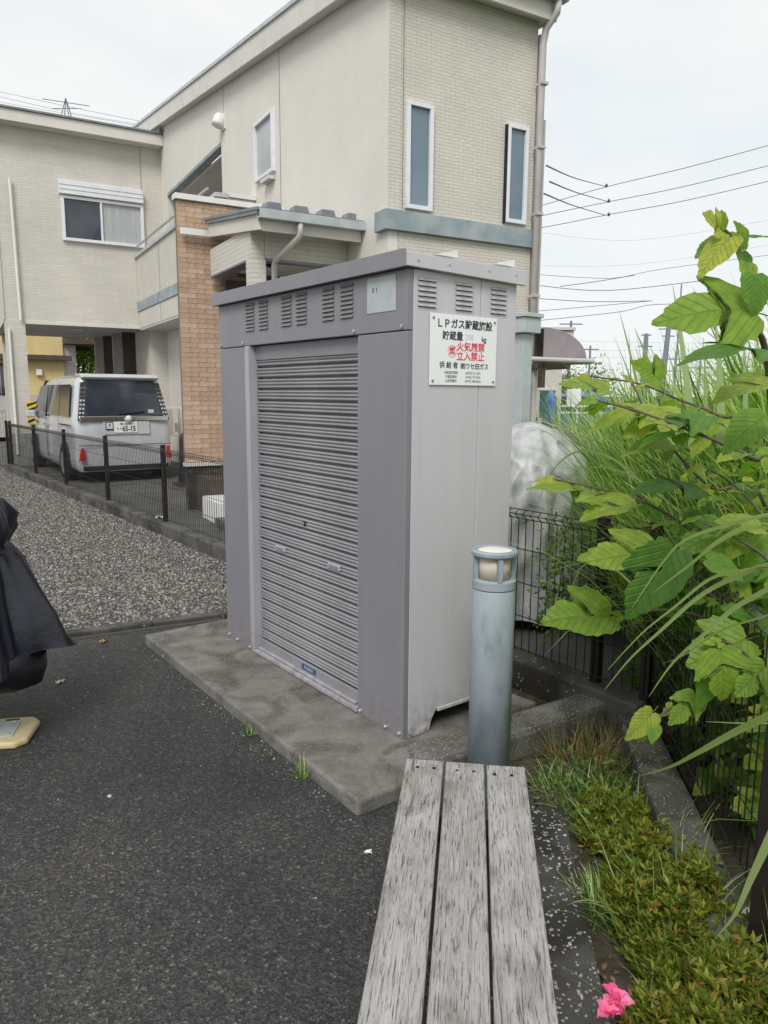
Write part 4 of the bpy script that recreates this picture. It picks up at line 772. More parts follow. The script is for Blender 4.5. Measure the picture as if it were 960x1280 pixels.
def dense(p, k=5): return [(p[i][0]+(p[i+1][0]-p[i][0])*j/k, p[i][1]+(p[i+1][1]-p[i][1])*j/k) for i in range(len(p)-1) for j in range(k)]+[p[-1]]
tc_ = at(652, 790, 5.15); tarp = thing('covered_bicycle', 'bulky object under a pale silver sheet behind the mesh fence', 'covered bicycle', (tc_.x, tc_.y, .05), RZC)
drape('silver_sheet', 'silver', tarp, dense([(.015, 1.38), (.08, 1.365), (.16, 1.325), (.24, 1.265), (.31, 1.19), (.36, 1.10), (.385, 1.0), (.395, .87), (.40, .72), (.41, .55), (.42, .38), (.43, .2), (.44, .08)]), 11, .045, 5, n=180, ell=1.1, crumple_=.055, shift=(-.10, .12))
MB().bar((0, -.3, .3), (0, -.3, .301), .1, 6).bar((-.3, 0, .04), (.3, 0, .04), .03, 8).build('stand', 'dark', tarp)
pp_ = at(652, 560, 6.2); post = thing('metal_post', 'light blue-grey square post with a boxy cap beside the cabinet', 'post', (pp_.x-.02, pp_.y, .05), RZC)
MB().box(-.055, .055, -.055, .055, 0, 2.065).build('shaft', 'patch', post, bevel=.004); MB().box(-.10, .10, -.10, .10, 2.068, 2.19).build('cap', 'patch', post, bevel=.006); MB().box(-.115, .115, -.115, .115, 2.192, 2.225).build('cap_lid', 'gutter', post, bevel=.004)
aw = thing('door_awning', 'mauve curved awning on the side wall of the beige house', 'awning', HR*6.10+HL*7.12+Vector((0, 0, 2.06)), TH)
sh = MB(); pr = [(.70*math.sin(a), .36*math.cos(a)) for a in [i*PI/2/12 for i in range(13)]]
sh.prism([(x, z) for x, z in pr]+[(x*.97, z*.96) for x, z in pr[::-1]], 'y', -.2, 1.0).build('curved_sheet', 'awn', aw)
sh = MB().prism([(0, 0)]+pr[::-1], 'y', -.215, -.203).build('end_plate', 'awn', aw); sh = MB().bar((.72, -.28, -.02), (.72, 1.05, -.02), .035, 10).bar((-.25, -.27, -.02), (.76, -.27, -.02), .03, 10).build('awning_gutter', 'pipe', aw)
MB().box(.0, .45, -.2, .95, -.12, -.06).box(0.0, .05, -.2, -.12, -.35, -.06).build('bracket', 'darkpanel', aw)
for i, (u, m_) in enumerate(((6.02, 'darkpanel'), (6.13, 'pipe'))): hb('side_pipe', m_, u, u+.07, 7.12, 7.19, .1, 2.0)
# ================================================================== COVERED STAND at the left edge
cs = thing('covered_stand', 'dark navy vinyl cover draped over a stand on a yellow plastic base', 'covered stand', (-1.85, 3.22, 0.04), .35)
drape('skirt', 'vinyl', cs, [(.10, .95), (.15, .90), (.19, .84), (.225, .75), (.26, .65), (.295, .56), (.335, .46), (.355, .40)], 5, .11, 9, n=160, zsag=.03)
drape('hood', 'vinyl', cs, [(.02, 1.16), (.08, 1.14), (.15, 1.10), (.19, 1.03), (.185, .97), (.15, .91), (.155, .88)], 5, .12, 12, n=120, zsag=.01)
drape('inner_cover', 'vinyl_black', cs, [(.28, .42), (.285, .33), (.26, .27), (.20, .25)], 7, .04, 3, n=60)
MB().prism([(.17, .985), (.188, .985), (.188, 1.02), (.17, 1.02)], 'x', -.06, .06).build('seam_tab', 'vinyl_black', cs)
MB().tube([(.13*math.cos(a), .13*math.sin(a), .945+.02*math.sin(a*2)) for a in [i*PI/8 for i in range(17)]], .006, 6).build('cord', 'wire', cs)
MB().lathe([(.04, .02), (.035, .30)], n=16).build('pole', 'dark', cs)
bsx = thing('base_plate', 'worn yellow plastic base plate under the covered stand', 'base', (-1.77, 3.20, .04), .22)
MB().prism([(-.3, -.14), (.10, -.15), (.145, -.11), (.155, .08), (.12, .13), (-.3, .14)], 'z', .002, .035).build('rim_frame', 'yellowbase', bsx, bevel=.012, seg=3)
MB().box(-.25, .075, -.085, .075, .0355, .040).build('metal_plate', 'patch', bsx, bevel=.002); 
for x, y in ((.05, .05), (.05, -.06), (-.05, .05), (-.05, -.06)): MB().bar((x, y, .040), (x, y, .048), .009, 6).build('nut', 'steel', bsx)
for x in (-.06, .03): MB().box(x-.03, x+.03, .095, .107, .0355, .037).build('slot', 'dark', bsx)
# ================================================================== SMALL THINGS LYING ABOUT
p = gp(207, 821, .045); o = MB().lathe([(.019, 0), (.021, .003), (.021, .010), (.018, .013), (.015, .0125), (.013, .0105)], n=24).build('bottle_cap', mat('cap_green', (.10, .36, .27), .4, (.16, .45, .34), 30), loc=(p.x, p.y, .052), rot=(.75, -.1, .4)); tag(o, 'green plastic bottle cap lying against the concrete pad edge', 'bottle cap')
def crumple(name, label, cat, p, s, m, seedn, z=0):
    rr = random.Random(seedn); b = MB(); n = 6; vs = []
    for i in range(n):
        for j in range(n): vs.append(((i/(n-1)-.5)*s+rr.uniform(-.15, .15)*s, (j/(n-1)-.5)*s*.7+rr.uniform(-.12, .12)*s, z+rr.uniform(.004, .35)*s))
    b.add(vs, [(i*n+j, (i+1)*n+j, (i+1)*n+j+1, i*n+j+1) for i in range(n-1) for j in range(n-1)]); o = b.build(name, m, loc=(p.x, p.y, .04 if z == 0 else 0), rot=(0, 0, rr.uniform(0, 3))); return tag(o, label, cat)
crumple('wrapper', 'crumpled blue and white wrapper lying on the kerb by a fence post', 'wrapper', online(199, Vector((*fl(0, -.04), 0)), CF), .10, mat('wrapper_blue', (.08, .22, .42), .35, (.65, .7, .75), 25, contrast=(.48, .52)), 3, .17)
crumple('paper_scrap', 'small pale scrap on the asphalt left of the bench end', 'scrap', gp(460, 1066, .04), .026, 'white', 5)
crumple('dry_leaf', 'pale dry leaf by the gravel kerb', 'leaf', gp(128, 803, .04), .05, mat('dry_leaf', (.35, .25, .10), .7, (.45, .33, .15), 20), 6); crumple('dry_leaf', 'greyish dry leaf below the draped vinyl cover', 'leaf', gp(76, 853, .04), .045, 'pipe', 7)
crumple('dry_leaf', 'grey curled leaf on the open asphalt', 'leaf', gp(137, 996, .04), .018, 'pipe', 8)
mdl = crumple('white_tag', 'small white scrap lying in the fence corner at lower right', 'scrap', at(933, 1150, 1.9), .03, 'white', 9, .16)

# ================================================================== BACKGROUND
nh = thing('neighbour_house', 'yellow rendered house with a grey trim band seen through the carport', 'house', at(40, 560, 27), TH)
nh.location.z = 0
def nb_(name, m, *a, **k): return MB().box(*a).build(name, m, nh, **k)
nb_('wall', 'yellowwall', -7, 1.25, 0, 4, 0, 7.0); nb_('trim_band', 'darkpanel', -7, 1.5, -.35, -.01, 2.75, 2.93, bevel=.01); nb_('eave', 'darkpanel', 1.26, 2.6, -.5, 3.5, 3.35, 3.55); nb_('side_wall', 'pipe', 1.26, 1.7, .1, 3.8, 0, 3.34)
nb_('roof', 'roofmetal', -7, 3.0, -.8, 4.5, 7.02, 7.25); nb_('plinth', 'pipe', -7, 1.27, -.03, -.005, 0, 1.5)
wn = nb_('window', 'dark', -1.45, -.65, -.06, -.005, 1.5, 2.6, bevel=.01); nb_('pane', 'glassdark', -1.38, -.72, -.075, -.062, 1.56, 2.54); nb_('wall_lamp', 'white', .3, .5, -.15, -.01, 2.2, 2.42, bevel=.02)
for i in range(6): nb_('window_bar', 'pipe', -1.4+i*.13, -1.385+i*.13, -.10, -.08, 1.5, 2.6)
fb = thing('far_building', 'cream flat-roofed building with green shutter beyond the awning', 'building', at(684, 560, 17), 0); fb.location.z = 0
def fbx(name, m, *a, **k): return MB().box(*a).build(name, m, fb, **k)
fbx('wall', 'plain', -1.6, .27, 0, 6, 0, 2.75); fbx('roof_ledge', 'soffit', -1.65, .47, -.1, 6, 2.78, 3.05, bevel=.01); fbx('parapet', 'soffit', -.5, .50, -.15, 5, 3.06, 3.12); fbx('upper_wall', 'plain', -.1, .33, -.05, 1, 2.5, 2.77)
fbx('shutter', 'greensh', -.22, .12, -.03, -.002, .6, 1.72); fbx('shutter_frame', 'soffit', -.25, .15, -.02, -.001, 1.73, 1.78); fbx('downpipe', 'pipe', -.32, -.27, -.06, -.004, 0, 2.7)
bt = thing('blue_sheet', 'blue tarpaulin heap in front of the cream building', 'tarpaulin', at(688, 520, 15.5), 0); bt.location.z = 0
lump('sheet', 'bluetarp', bt, .14, .2, 1.74, 8)
cr_ = thing('parked_car', 'blue-grey car behind the railing beyond the weeds', 'car', at(708, 530, 21), .15); cr_.location.z = .2
b = MB().prism([(-1.5, .3), (-1.5, .9), (-1.1, 1.02), (-.75, 1.45), (.6, 1.48), (1.1, 1.05), (1.6, .9), (1.6, .3)], 'y', -.75, .75).build('body', 'bluetarp', cr_, bevel=.08, seg=3)
MB().prism([(-.95, 1.04), (-.68, 1.38), (.5, 1.40), (.92, 1.04)], 'y', -.78, .78).build('window', 'glassdark', cr_)
for x in (-1, 1.1):
    MB().bar((x, -.78, .32), (x, .78, .32), .3, 20).build('wheel', 'tyre', cr_)
pn = thing('notice_board', 'pale green notice panel beside the far car', 'board', at(716, 520, 19), 0); pn.location.z = 0
MB().box(-.18, .18, -.02, .02, 1.35, 1.78).build('panel', 'sign', pn, bevel=.005); MB().bar((0, 0.03, 0), (0, 0.03, 1.6), .03, 8).build('leg', 'pole', pn)
rl = thing('railing', 'low white railing in front of the far car', 'railing', at(712, 540, 18), 0); rl.location.z = 0
for z in (1.2, 1.36): MB().bar((-.8, 0, z), (2.6, 0, z), .028, 6).build('rail', 'white', rl)
for i in range(8): MB().bar((-.8+i*.48, 0, 0), (-.8+i*.48, 0, 1.36), .025, 6).build('upright', 'white', rl)
bf = thing('board_fence', 'grey plank fence leaning behind the silver-covered bicycle', 'fence', at(720, 700, 6.4), -.5); bf.location.z = 0
for i in range(9):
    x = -.35+i*.155; MB().box(0, .147, -.01, .01, 0, 1.33-.045*i+.02*((i*7) % 3)).build('board', 'board', bf, bevel=.003, loc=(x, .005*(i % 2), 0), rot=(.02*((i*5) % 3-1), 0, 0))
MB().bar((-.37, -.03, 0), (-.37, -.03, 1.42), .02, 8).bar((.32, -.03, 0), (.32, -.03, 1.3), .02, 8).build('stake', 'pipe', bf)
MB().tube([(-.37, -.03, 1.40), (-.05, -.05, 1.30), (.32, -.03, 1.22), (.8, -.05, 1.06)], .004, 5).build('wire', 'pipe', bf)
# poles and masts
def mast(px, ytop, Y, r, label, arms=(), nm='utility_pole', cat='pole', lean=0):
    t = at(px, ytop, Y); o = thing(nm, label, cat, (t.x, t.y, -.1), 0, 'poles and masts on the skyline'); MB().bar((0, 0, 0), (lean, 0, t.z+.1), r, 8, r*.7).build('shaft', 'pole', o)
    for dz, w_ in arms: MB().box(lean-w_, lean+w_, -.05, .05, t.z-dz, t.z-dz+.09*Y/60).build('crossarm', 'pole', o)
    return o
mast(714, 401, 60, .13, 'thin mast right of the far cream building', ((.2, .9),)); mast(738, 432, 70, .13, 'short thin pole between the mast and the tall grass', ((.3, .8),)); mast(808, 417, 75, .30, 'dark stub pole behind the tall grass blades', ((1.2, .7), (.1, .5)))
mast(832, 397, 110, .45, 'tall lattice mast with a small platform at its top', ((.3, 1.7), (1.6, 1.5), (2.6, .9)), lean=.6); mast(845, 440, 160, .3, 'faint far pylon just right of the tall mast', ((1.5, 2), (4, 2.4), (7, 2))); mast(877, 436, 160, .3, 'faint far pylon under the big lobed leaf', ((1.5, 2), (4, 2.6), (7, 2.2))); mast(852, 355, 48, .06, 'very thin rod rising behind the grass tip')
tw = at(82, 122, 320); pt = thing('pylon', 'lattice power pylon above the carport block roof', 'pylon', (tw.x, tw.y, -.1), 0)
b = MB(); H_ = tw.z
for s1 in (-1, 1):
    for s2 in (-1, 1): b.bar((s1*4.6, s2*4.6, 0), (s1*2.1, s2*2.1, H_-10), .24, 4).bar((s1*2.1, s2*2.1, H_-10), (0, 0, H_), .2, 4)
for i in range(9):
    z0 = H_-10-i*6; a = 2.1+(i*6)/(H_-10)*2.5; z1 = z0-6; c = 2.1+((i+1)*6)/(H_-10)*2.5
    b.bar((-a, -a, z0), (c, -c, z1), .14, 4).bar((a, -a, z0), (-c, -c, z1), .14, 4).bar((-a, -a, z0), (a, -a, z0), .14, 4)
b.build('lattice', 'pole', pt)
MB().bar((-9.5, 0, H_-.4), (9.5, 0, H_-3.0), .16, 4).bar((-6, 0, H_-4), (6, 0, H_-4), .16, 4).build('crossarm', 'pole', pt)
def wire(pts, Y, label, r=.013, m='wire', grp='overhead wires'):
    P_ = [at(x, y, Y if not isinstance(Y, (list, tuple)) else Y[i]) for i, (x, y) in enumerate(pts)]
    # smooth by quadratic resampling
    Q = []
    for i in range(len(P_)-1):
        a = P_[max(i-1, 0)]; b_ = P_[i]; c = P_[i+1]; d = P_[min(i+2, len(P_)-1)]
        for k in range(6):
            t = k/6; Q.append(.5*((2*b_)+(c-a)*t+(2*a-5*b_+4*c-d)*t*t+(3*b_-a-3*c+d)*t**3))
    Q.append(P_[-1]); o = MB().tube(Q, r, 5).build('overhead_wire', m); tag(o, label, 'wire', grp)
wire([(600, 279), (680, 256), (760, 233), (860, 209), (1000, 171)], 30, 'topmost long wire sloping up to the right edge')
wire([(600, 287), (680, 269), (762, 252), (860, 232), (1000, 197)], 30, 'second long wire from the top on the right')
wire([(600, 296), (680, 284), (762, 268), (860, 250), (1000, 217)], 30, 'third long wire from the top on the right')
wire([(683, 207), (720, 223), (757, 233)], (12, 20, 30), 'upper service drop from the house eave to the top wire')
wire([(687, 227), (722, 241), (760, 252)], (12, 20, 30), 'middle service drop from the house side'); wire([(680, 242), (720, 258), (757, 269)], (12, 20, 30), 'lowest service drop from the house side')
wire([(675, 357), (710, 361), (745, 363), (790, 361), (885, 350)], 45, 'dark sagging wire crossing at mid height', .02)
wire([(670, 343), (730, 347), (773, 347), (830, 336), (1000, 314)], 45, 'pale wire just above the dark sagging one', .014); wire([(700, 358), (745, 352), (793, 344)], 45, 'short dark wire ending over the tall grass', .02)
wire([(670, 373), (740, 377), (815, 376)], 45, 'upper of three lower wires ending at a bracket', .02); wire([(670, 389), (740, 383), (815, 376)], 45, 'middle lower wire meeting the bracket', .017); wire([(670, 401), (773, 390), (814, 381), (880, 380)], 45, 'lowest wire above the mast', .018)
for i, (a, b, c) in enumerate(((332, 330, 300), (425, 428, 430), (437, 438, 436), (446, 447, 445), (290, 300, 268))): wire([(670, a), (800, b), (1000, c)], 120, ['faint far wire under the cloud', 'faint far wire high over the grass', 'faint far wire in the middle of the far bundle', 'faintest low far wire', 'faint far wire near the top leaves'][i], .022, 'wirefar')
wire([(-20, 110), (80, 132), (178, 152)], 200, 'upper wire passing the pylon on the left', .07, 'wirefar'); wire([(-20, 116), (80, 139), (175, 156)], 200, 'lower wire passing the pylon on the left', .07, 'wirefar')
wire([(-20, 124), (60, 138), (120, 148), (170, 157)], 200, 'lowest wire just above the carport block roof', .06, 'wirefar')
for i, (x, y) in enumerate(((758, 232), (761, 251), (761, 268))):
    p = at(x, y, 29.9); o = MB().lathe([(.02, -.05), (.07, -.03), (.07, .03), (.02, .05)], n=8).build('wire_clamp', 'wire', loc=p, rot=(0, PI/2, 0)); tag(o, ['clamp on the topmost wire', 'clamp on the second wire', 'clamp on the third wire'][i], 'clamp', 'wire clamps')

# ================================================================== VEGETATION
def leafcloud(pts, size, aspect=.5, updir=.4, name='foliage', m='treeleaf', par=None, dirs=None):
    n = len(pts); d = RS.normal(0, 1, (n, 3)) if dirs is None else dirs+RS.normal(0, .35, (n, 3)); d /= np.linalg.norm(d, axis=1, keepdims=True)
    r_ = RS.normal(0, 1, (n, 3)); r_[:, 2] += updir*2; s_ = np.cross(d, r_); s_ /= np.linalg.norm(s_, axis=1, keepdims=True)+1e-9; nn = np.cross(s_, d)
    L_ = RS.uniform(*size, (n, 1)); V = np.stack([pts, pts+d*L_*.5+s_*L_*aspect*.5+nn*L_*.08, pts+d*L_, pts+d*L_*.5-s_*L_*aspect*.5+nn*L_*.08], 1)
    return npmesh(name, V.reshape(-1, 3), np.arange(4*n).reshape(n, 4), m, par)
def blades(base, az, tilt, Ln, wd, droop, segs=7):
    n = len(base); t = np.linspace(0, 1, segs+1)[None, :, None]; h = np.stack([np.cos(az), np.sin(az), np.zeros(n)], 1)[:, None]; sdir = np.stack([-np.sin(az), np.cos(az), np.zeros(n)], 1)[:, None]
    Ln = Ln[:, None, None]; tl = tilt[:, None, None]; dr = droop[:, None, None]; ang = tl+dr*t**1.6
    dt = 1/segs; hx = np.cumsum(np.concatenate([np.zeros((n, 1, 1)), (np.sin(ang)*dt)[:, :-1]], 1), 1)*Ln; hz = np.cumsum(np.concatenate([np.zeros((n, 1, 1)), (np.cos(ang)*dt)[:, :-1]], 1), 1)*Ln
    cpt = base[:, None]+h*hx+np.array([0, 0, 1.])[None, None]*hz; w_ = wd[:, None, None]*np.clip((1-t**2.2), .02, 1)*np.clip(.45+t*2, 0, 1)*.5
    V = np.stack([cpt-sdir*w_, cpt+sdir*w_], 2).reshape(n, -1, 3); k = segs+1; F = np.array([[2*i, 2*i+1, 2*i+3, 2*i+2] for i in range(segs)])
    return V.reshape(-1, 3), (F[None]+np.arange(n)[:, None, None]*(2*k)).reshape(-1, 4)
# ---- pampas clumps behind the mesh fence
def clump(label, cx, cy, n, rad, Lr, wr_, seedn, m='grass', nm='pampas_grass', grp='tall grass clumps', tmax=.5, dmax=1.7, z=.0, cat='grass clump', lean=None):
    st_ = RS.get_state(); RS.seed(seedn); a = RS.uniform(0, 2*PI, n); r_ = rad*np.sqrt(RS.uniform(0, 1, n)); base = np.stack([cx+r_*np.cos(a), cy+r_*np.sin(a), np.full(n, z)], 1)
    az = a+RS.normal(0, .7, n)
    if lean is not None: az = np.where(RS.uniform(0, 1, n) < .45, lean+RS.normal(0, .6, n), az)
    V, F = blades(base, az, RS.uniform(0, tmax, n), RS.uniform(*Lr, n), RS.uniform(*wr_, n), RS.uniform(.15, dmax, n)); RS.set_state(st_)
    o = thing(nm, label, cat, (cx, cy, z), 0, grp); V = V-np.array([cx, cy, z]); stuff(npmesh('blades', V, F, m, o)); return o
clump('tall pampas clump at the right edge of the weedy plot', 3.0, 4.3, 1700, .7, (1.5, 2.45), (.03, .055), 1, dmax=1.7)
clump('dense grass clump behind the corner post of the mesh fence', 2.15, 4.1, 1700, .5, (1.0, 1.75), (.014, .032), 2, lean=2.8)
clump('light green arching grass clump beside the plank fence', 2.15, 5.2, 1300, .5, (1.1, 1.8), (.012, .026), 3, lean=1.5)
clump('grass clump in the middle of the plot behind the mulberry', 2.6, 5.4, 1400, .7, (1.4, 2.2), (.022, .042), 4, dmax=1.7)
clump('far grass clump below the tall mast', 3.4, 7.4, 1100, 1.0, (1.4, 2.1), (.022, .04), 5, dmax=1.7)
clump('far grass clump beside the railing', 3.1, 10.0, 900, 1.1, (1.2, 1.9), (.018, .034), 6, dmax=1.7)
clump('near grass clump right of the plant bed fence', 2.05, 2.9, 900, .5, (.8, 1.5), (.010, .022), 7, lean=2.9)
clump('loose arching clump reaching through the mulberry branches', 1.72, 3.05, 260, .28, (1.1, 1.75), (.010, .020), 10, lean=2.7, dmax=2.2)
clump('pale arching clump just behind the corner of the mesh fence', 1.78, 3.85, 600, .3, (1.0, 1.65), (.010, .020), 11, lean=2.2, dmax=2.2)
clump('bright grass clump right of the silver sheet', 2.35, 4.7, 1000, .4, (1.2, 1.85), (.012, .024), 12, dmax=1.9)
clump('grass clump low in the right hand corner behind the fence', 1.75, 1.9, 350, .4, (.4, .8), (.006, .014), 8)
clump('grass clump at the foot of the second mulberry', 2.6, 3.5, 900, .5, (1.3, 2.1), (.014, .03), 9, lean=2.9)
bigp = thing('pampas_plant', 'few broad upright pampas blades standing against the sky below the big lobed leaf', 'grass clump', (1.5, 3.4, 0))
nearp = thing('pampas_plant', 'long pale pampas blades arching in from the right edge over the fence', 'grass clump', (1.6, 1.5, 0))
# upright broad blades standing above the rest
def upblade(px, pyb, pyt, Y, w_, label, dx=0):
    a = at(px, pyb, Y); b_ = at(px+dx, pyt, Y); o = MB(); n = 8; vs = []
    for i in range(n+1):
        t = i/n; c = a.lerp(b_, t); c = c+Vector((0, .1*t*t, 0)); ww = w_*(1-t**1.8)*.5+.0008; vs += [(c.x-ww, c.y, c.z), (c.x, c.y+ww*.4, c.z), (c.x+ww, c.y, c.z)]
    o.add(vs, [(3*i+k, 3*i+k+1, 3*i+3+k+1, 3*i+3+k) for i in range(n) for k in (0, 1)]); q = o.build('blade', 'blade', bigp, off=bigp.location); q['label'] = label; return q
upblade(866, 560, 352, 3.3, .036, 'tall broad upright blade left of the big lobed leaf', -14); upblade(901, 560, 380, 3.3, .038, 'tall broad upright blade directly below the big leaf', 4); upblade(812, 560, 386, 3.8, .02, 'thin blade leaning left with its tip against the sky', -30)
upblade(842, 540, 408, 3.6, .03, 'short broad blade leaning left below the lattice mast', -40); upblade(880, 560, 420, 3.6, .02, 'narrow blade between the two broad upright ones', 10); upblade(930, 540, 400, 3.5, .026, 'blade leaning right near the top stem', 10)
# arching near blades
def arch(pts, w0, label, Y0=1.5, Y1=1.95):
    n = len(pts); P_ = [at(x, y, Y0+(Y1-Y0)*i/(n-1)) for i, (x, y) in enumerate(pts)]; Q = []
    for i in range(n-1):
        a = P_[max(i-1, 0)]; b_ = P_[i]; c = P_[i+1]; d = P_[min(i+2, n-1)]
        for k in range(5):
            t = k/5; Q.append(.5*((2*b_)+(c-a)*t+(2*a-5*b_+4*c-d)*t*t+(3*b_-a-3*c+d)*t**3))
    Q.append(P_[-1]); m_ = len(Q); vs = []
    for i, c in enumerate(Q):
        d = (Q[min(i+1, m_-1)]-Q[max(i-1, 0)]).normalized(); s_ = d.cross(Vector((.15, 1, .35))).normalized(); t = i/(m_-1); ww = w0*.5*(1-t**1.7)+.0006; up = s_.cross(d)
        vs += [c+s_*ww, c+up*ww*.35, c-s_*ww]
    o = MB().add(vs, [(3*i+k, 3*i+k+1, 3*i+3+k+1, 3*i+3+k) for i in range(m_-1) for k in (0, 1)]).build('blade', 'blade', nearp, off=nearp.location, smooth=True); o['label'] = label
arch([(990, 636), (960, 643), (917, 654), (858, 674), (827, 705), (790, 760)], .013, 'uppermost arching pale blade crossing from the right edge')
arch([(990, 664), (960, 660), (929, 661), (895, 679), (867, 702), (816, 741)], .022, 'broad pale arching blade below the uppermost one'); arch([(1000, 700), (960, 706), (917, 722), (872, 747), (825, 789), (788, 823), (756, 862)], .016, 'long arching blade reaching down to the fence kerb')
arch([(1000, 708), (960, 710), (929, 713), (887, 724), (844, 758), (802, 792), (760, 837)], .012, 'slender twin of the long arching blade'); arch([(1000, 705), (960, 736), (917, 761), (872, 800), (839, 831), (811, 871)], .017, 'straight-ish blade ending at the corner of the kerb')
arch([(1000, 758), (960, 769), (900, 789), (853, 820), (828, 829)], .008, 'thin short blade under the arching ones'); arch([(1000, 872), (960, 895), (917, 916), (872, 941), (839, 958), (799, 970)], .026, 'broad lone blade sweeping low over the kerb', 1.35, 1.75)
arch([(985, 1000), (960, 1053), (939, 1098), (918, 1144), (893, 1174)], .020, 'short broad blade hanging in the lower right corner', 1.25, 1.5); arch([(990, 903), (960, 904), (930, 904), (882, 902)], .006, 'straight thin yellow-green stalk', 1.5, 1.6)
arch([(800, 600), (760, 570), (720, 565), (690, 590), (668, 640)], .010, 'thin blade arching down onto the silver sheet', 3.2, 3.6); arch([(850, 640), (800, 600), (760, 585), (720, 583), (700, 560)], .010, 'thin blade bending left above the fence top', 3.2, 3.8)
arch([(800, 740), (770, 712), (745, 700), (722, 716), (710, 760)], .008, 'pale blade looping in front of the fence post', 2.8, 3.2)
# ---- mulberry: individually placed lobed leaves
def leafmesh(kind, seedn):
    rr = random.Random(seedn)
    if kind == 3: H_ = [(0, 0), (.10, -.09), (.26, -.10), (.40, -.02), (.50, .12), (.60, .30), (.64, .50), (.52, .48), (.40, .46), (.29, .45), (.30, .55), (.35, .64), (.28, .80), (.14, .92), (0, 1.06)]
    elif kind == 2: H_ = [(0, 0), (.12, -.10), (.30, -.09), (.42, .04), (.50, .22), (.52, .38), (.38, .40), (.22, .38), (.24, .50), (.30, .64), (.24, .78), (.12, .91), (0, 1.04)]
    else: H_ = [(0, 0), (.13, -.10), (.30, -.08), (.42, .05), (.46, .22), (.44, .40), (.38, .56), (.28, .72), (.15, .88), (0, 1.05)]
    G_ = [(0, 0), (.13, -.10), (.30, -.08), (.42, .05), (.46, .22), (.44, .40), (.38, .56), (.28, .72), (.15, .88), (0, 1.05)]
    def ser(h):
        o_ = [h[0]]
        for a, b in zip(h[:-1], h[1:]):
            mx_, my_ = (a[0]*.35+b[0]*.65), (a[1]*.35+b[1]*.65); nx_, ny_ = (b[1]-a[1]), -(b[0]-a[0]); o_.append((mx_+nx_*.16, my_+ny_*.16)); o_.append(b)
        return o_
    Rh = ser(H_); Lh = ser(G_ if (kind == 2 or rr.random() < .2) else H_); V = []; F = []; uvs = []
    k1 = rr.uniform(.05, .38); k2 = rr.uniform(.1, .7); f0 = rr.uniform(.10, .30); ph = rr.uniform(0, 6)
    def zz(x, y): return f0*abs(x)-k1*x*x*1.4-k2*y*y*.6+.025*math.sin(9*y+ph)*min(1, abs(x)*3)+.03*math.sin(7*x+ph)*y
    for sgn, h in ((1, Rh), (-1, Lh)):
        o_ = len(V); jit = [(x*(1+rr.uniform(-.04, .04)), y+rr.uniform(-.012, .012)) for x, y in h]; n = len(jit)
        for i, (x, y) in enumerate(jit):
            my_ = max(0, min(1.04, (y-x*.45)*1.02)) if 0 < i < n-1 else y; my_ = my_ if i else 0
            for f_ in (0, .5, 1): X = x*f_*sgn; Y_ = my_+(y-my_)*f_; V.append((X, Y_, zz(X, Y_)))
        for i in range(n-1):
            for k in (0, 1):
                q = (o_+3*i+k, o_+3*i+k+1, o_+3*i+4+k, o_+3*i+3+k); F.append(q if sgn > 0 else q[::-1])
    # petiole
    pb = len(V); 
    for (y, z) in ((0, 0), (-.32, -.05)):
        for a in (0, 2.1, 4.2): V.append((.010*math.cos(a), y, z+.010*math.sin(a)-.005))
    F += [(pb+k, pb+(k+1) % 3, pb+3+(k+1) % 3, pb+3+k) for k in range(3)]
    me = bpy.data.meshes.new('leaf'); me.from_pydata(V, [], F); uv = me.uv_layers.new(name='UVMap')
    for l_ in me.loops: uv.data[l_.index].uv = (V[l_.vertex_index][0], V[l_.vertex_index][1])
    for p in me.polygons: p.use_smooth = True
    return me
LM = {k: [leafmesh(k, 10*k+i) for i in range(4)] for k in (1, 2, 3)}; LT = {k: [m.copy() for m in v] for k, v in LM.items()}
for v in LM.values():
    for m in v: m.materials.append(MT['leaf'])
for v in LT.values():
    for m in v: m.materials.append(MT['leaftop'])
rl_ = random.Random(21)
def putleaf(par, base, tip, nrm_, kind, young=False, size=None):
    base = Vector(base); tip = Vector(tip); d = tip-base; s_ = (size or d.length)/1.04; d.normalize(); n = Vector(nrm_); n = (n-d*n.dot(d)).normalized(); x = d.cross(n)
    me = rl_.choice((LT if young else LM)[kind]); o = bpy.data.objects.new('leaf', me); C.objects.link(o); o.parent = par
    R_ = Matrix((x, d, n)).transposed().to_4x4(); sxn = s_*rl_.uniform(.72, .98); R_ = R_ @ Matrix.Diagonal((sxn, s_, s_, 1)); R_.translation = base-Vector(par.location); o.matrix_local = R_; return o
mul = thing('mulberry_shrub', 'mulberry shrub with large lobed green leaves reaching over the mesh fence', 'shrub', (1.9, 2.6, .02))
mul2 = thing('mulberry_shrub', 'second mulberry shrub behind the first, rising above the silver sheet and plank fence', 'shrub', (2.1, 3.5, .02))
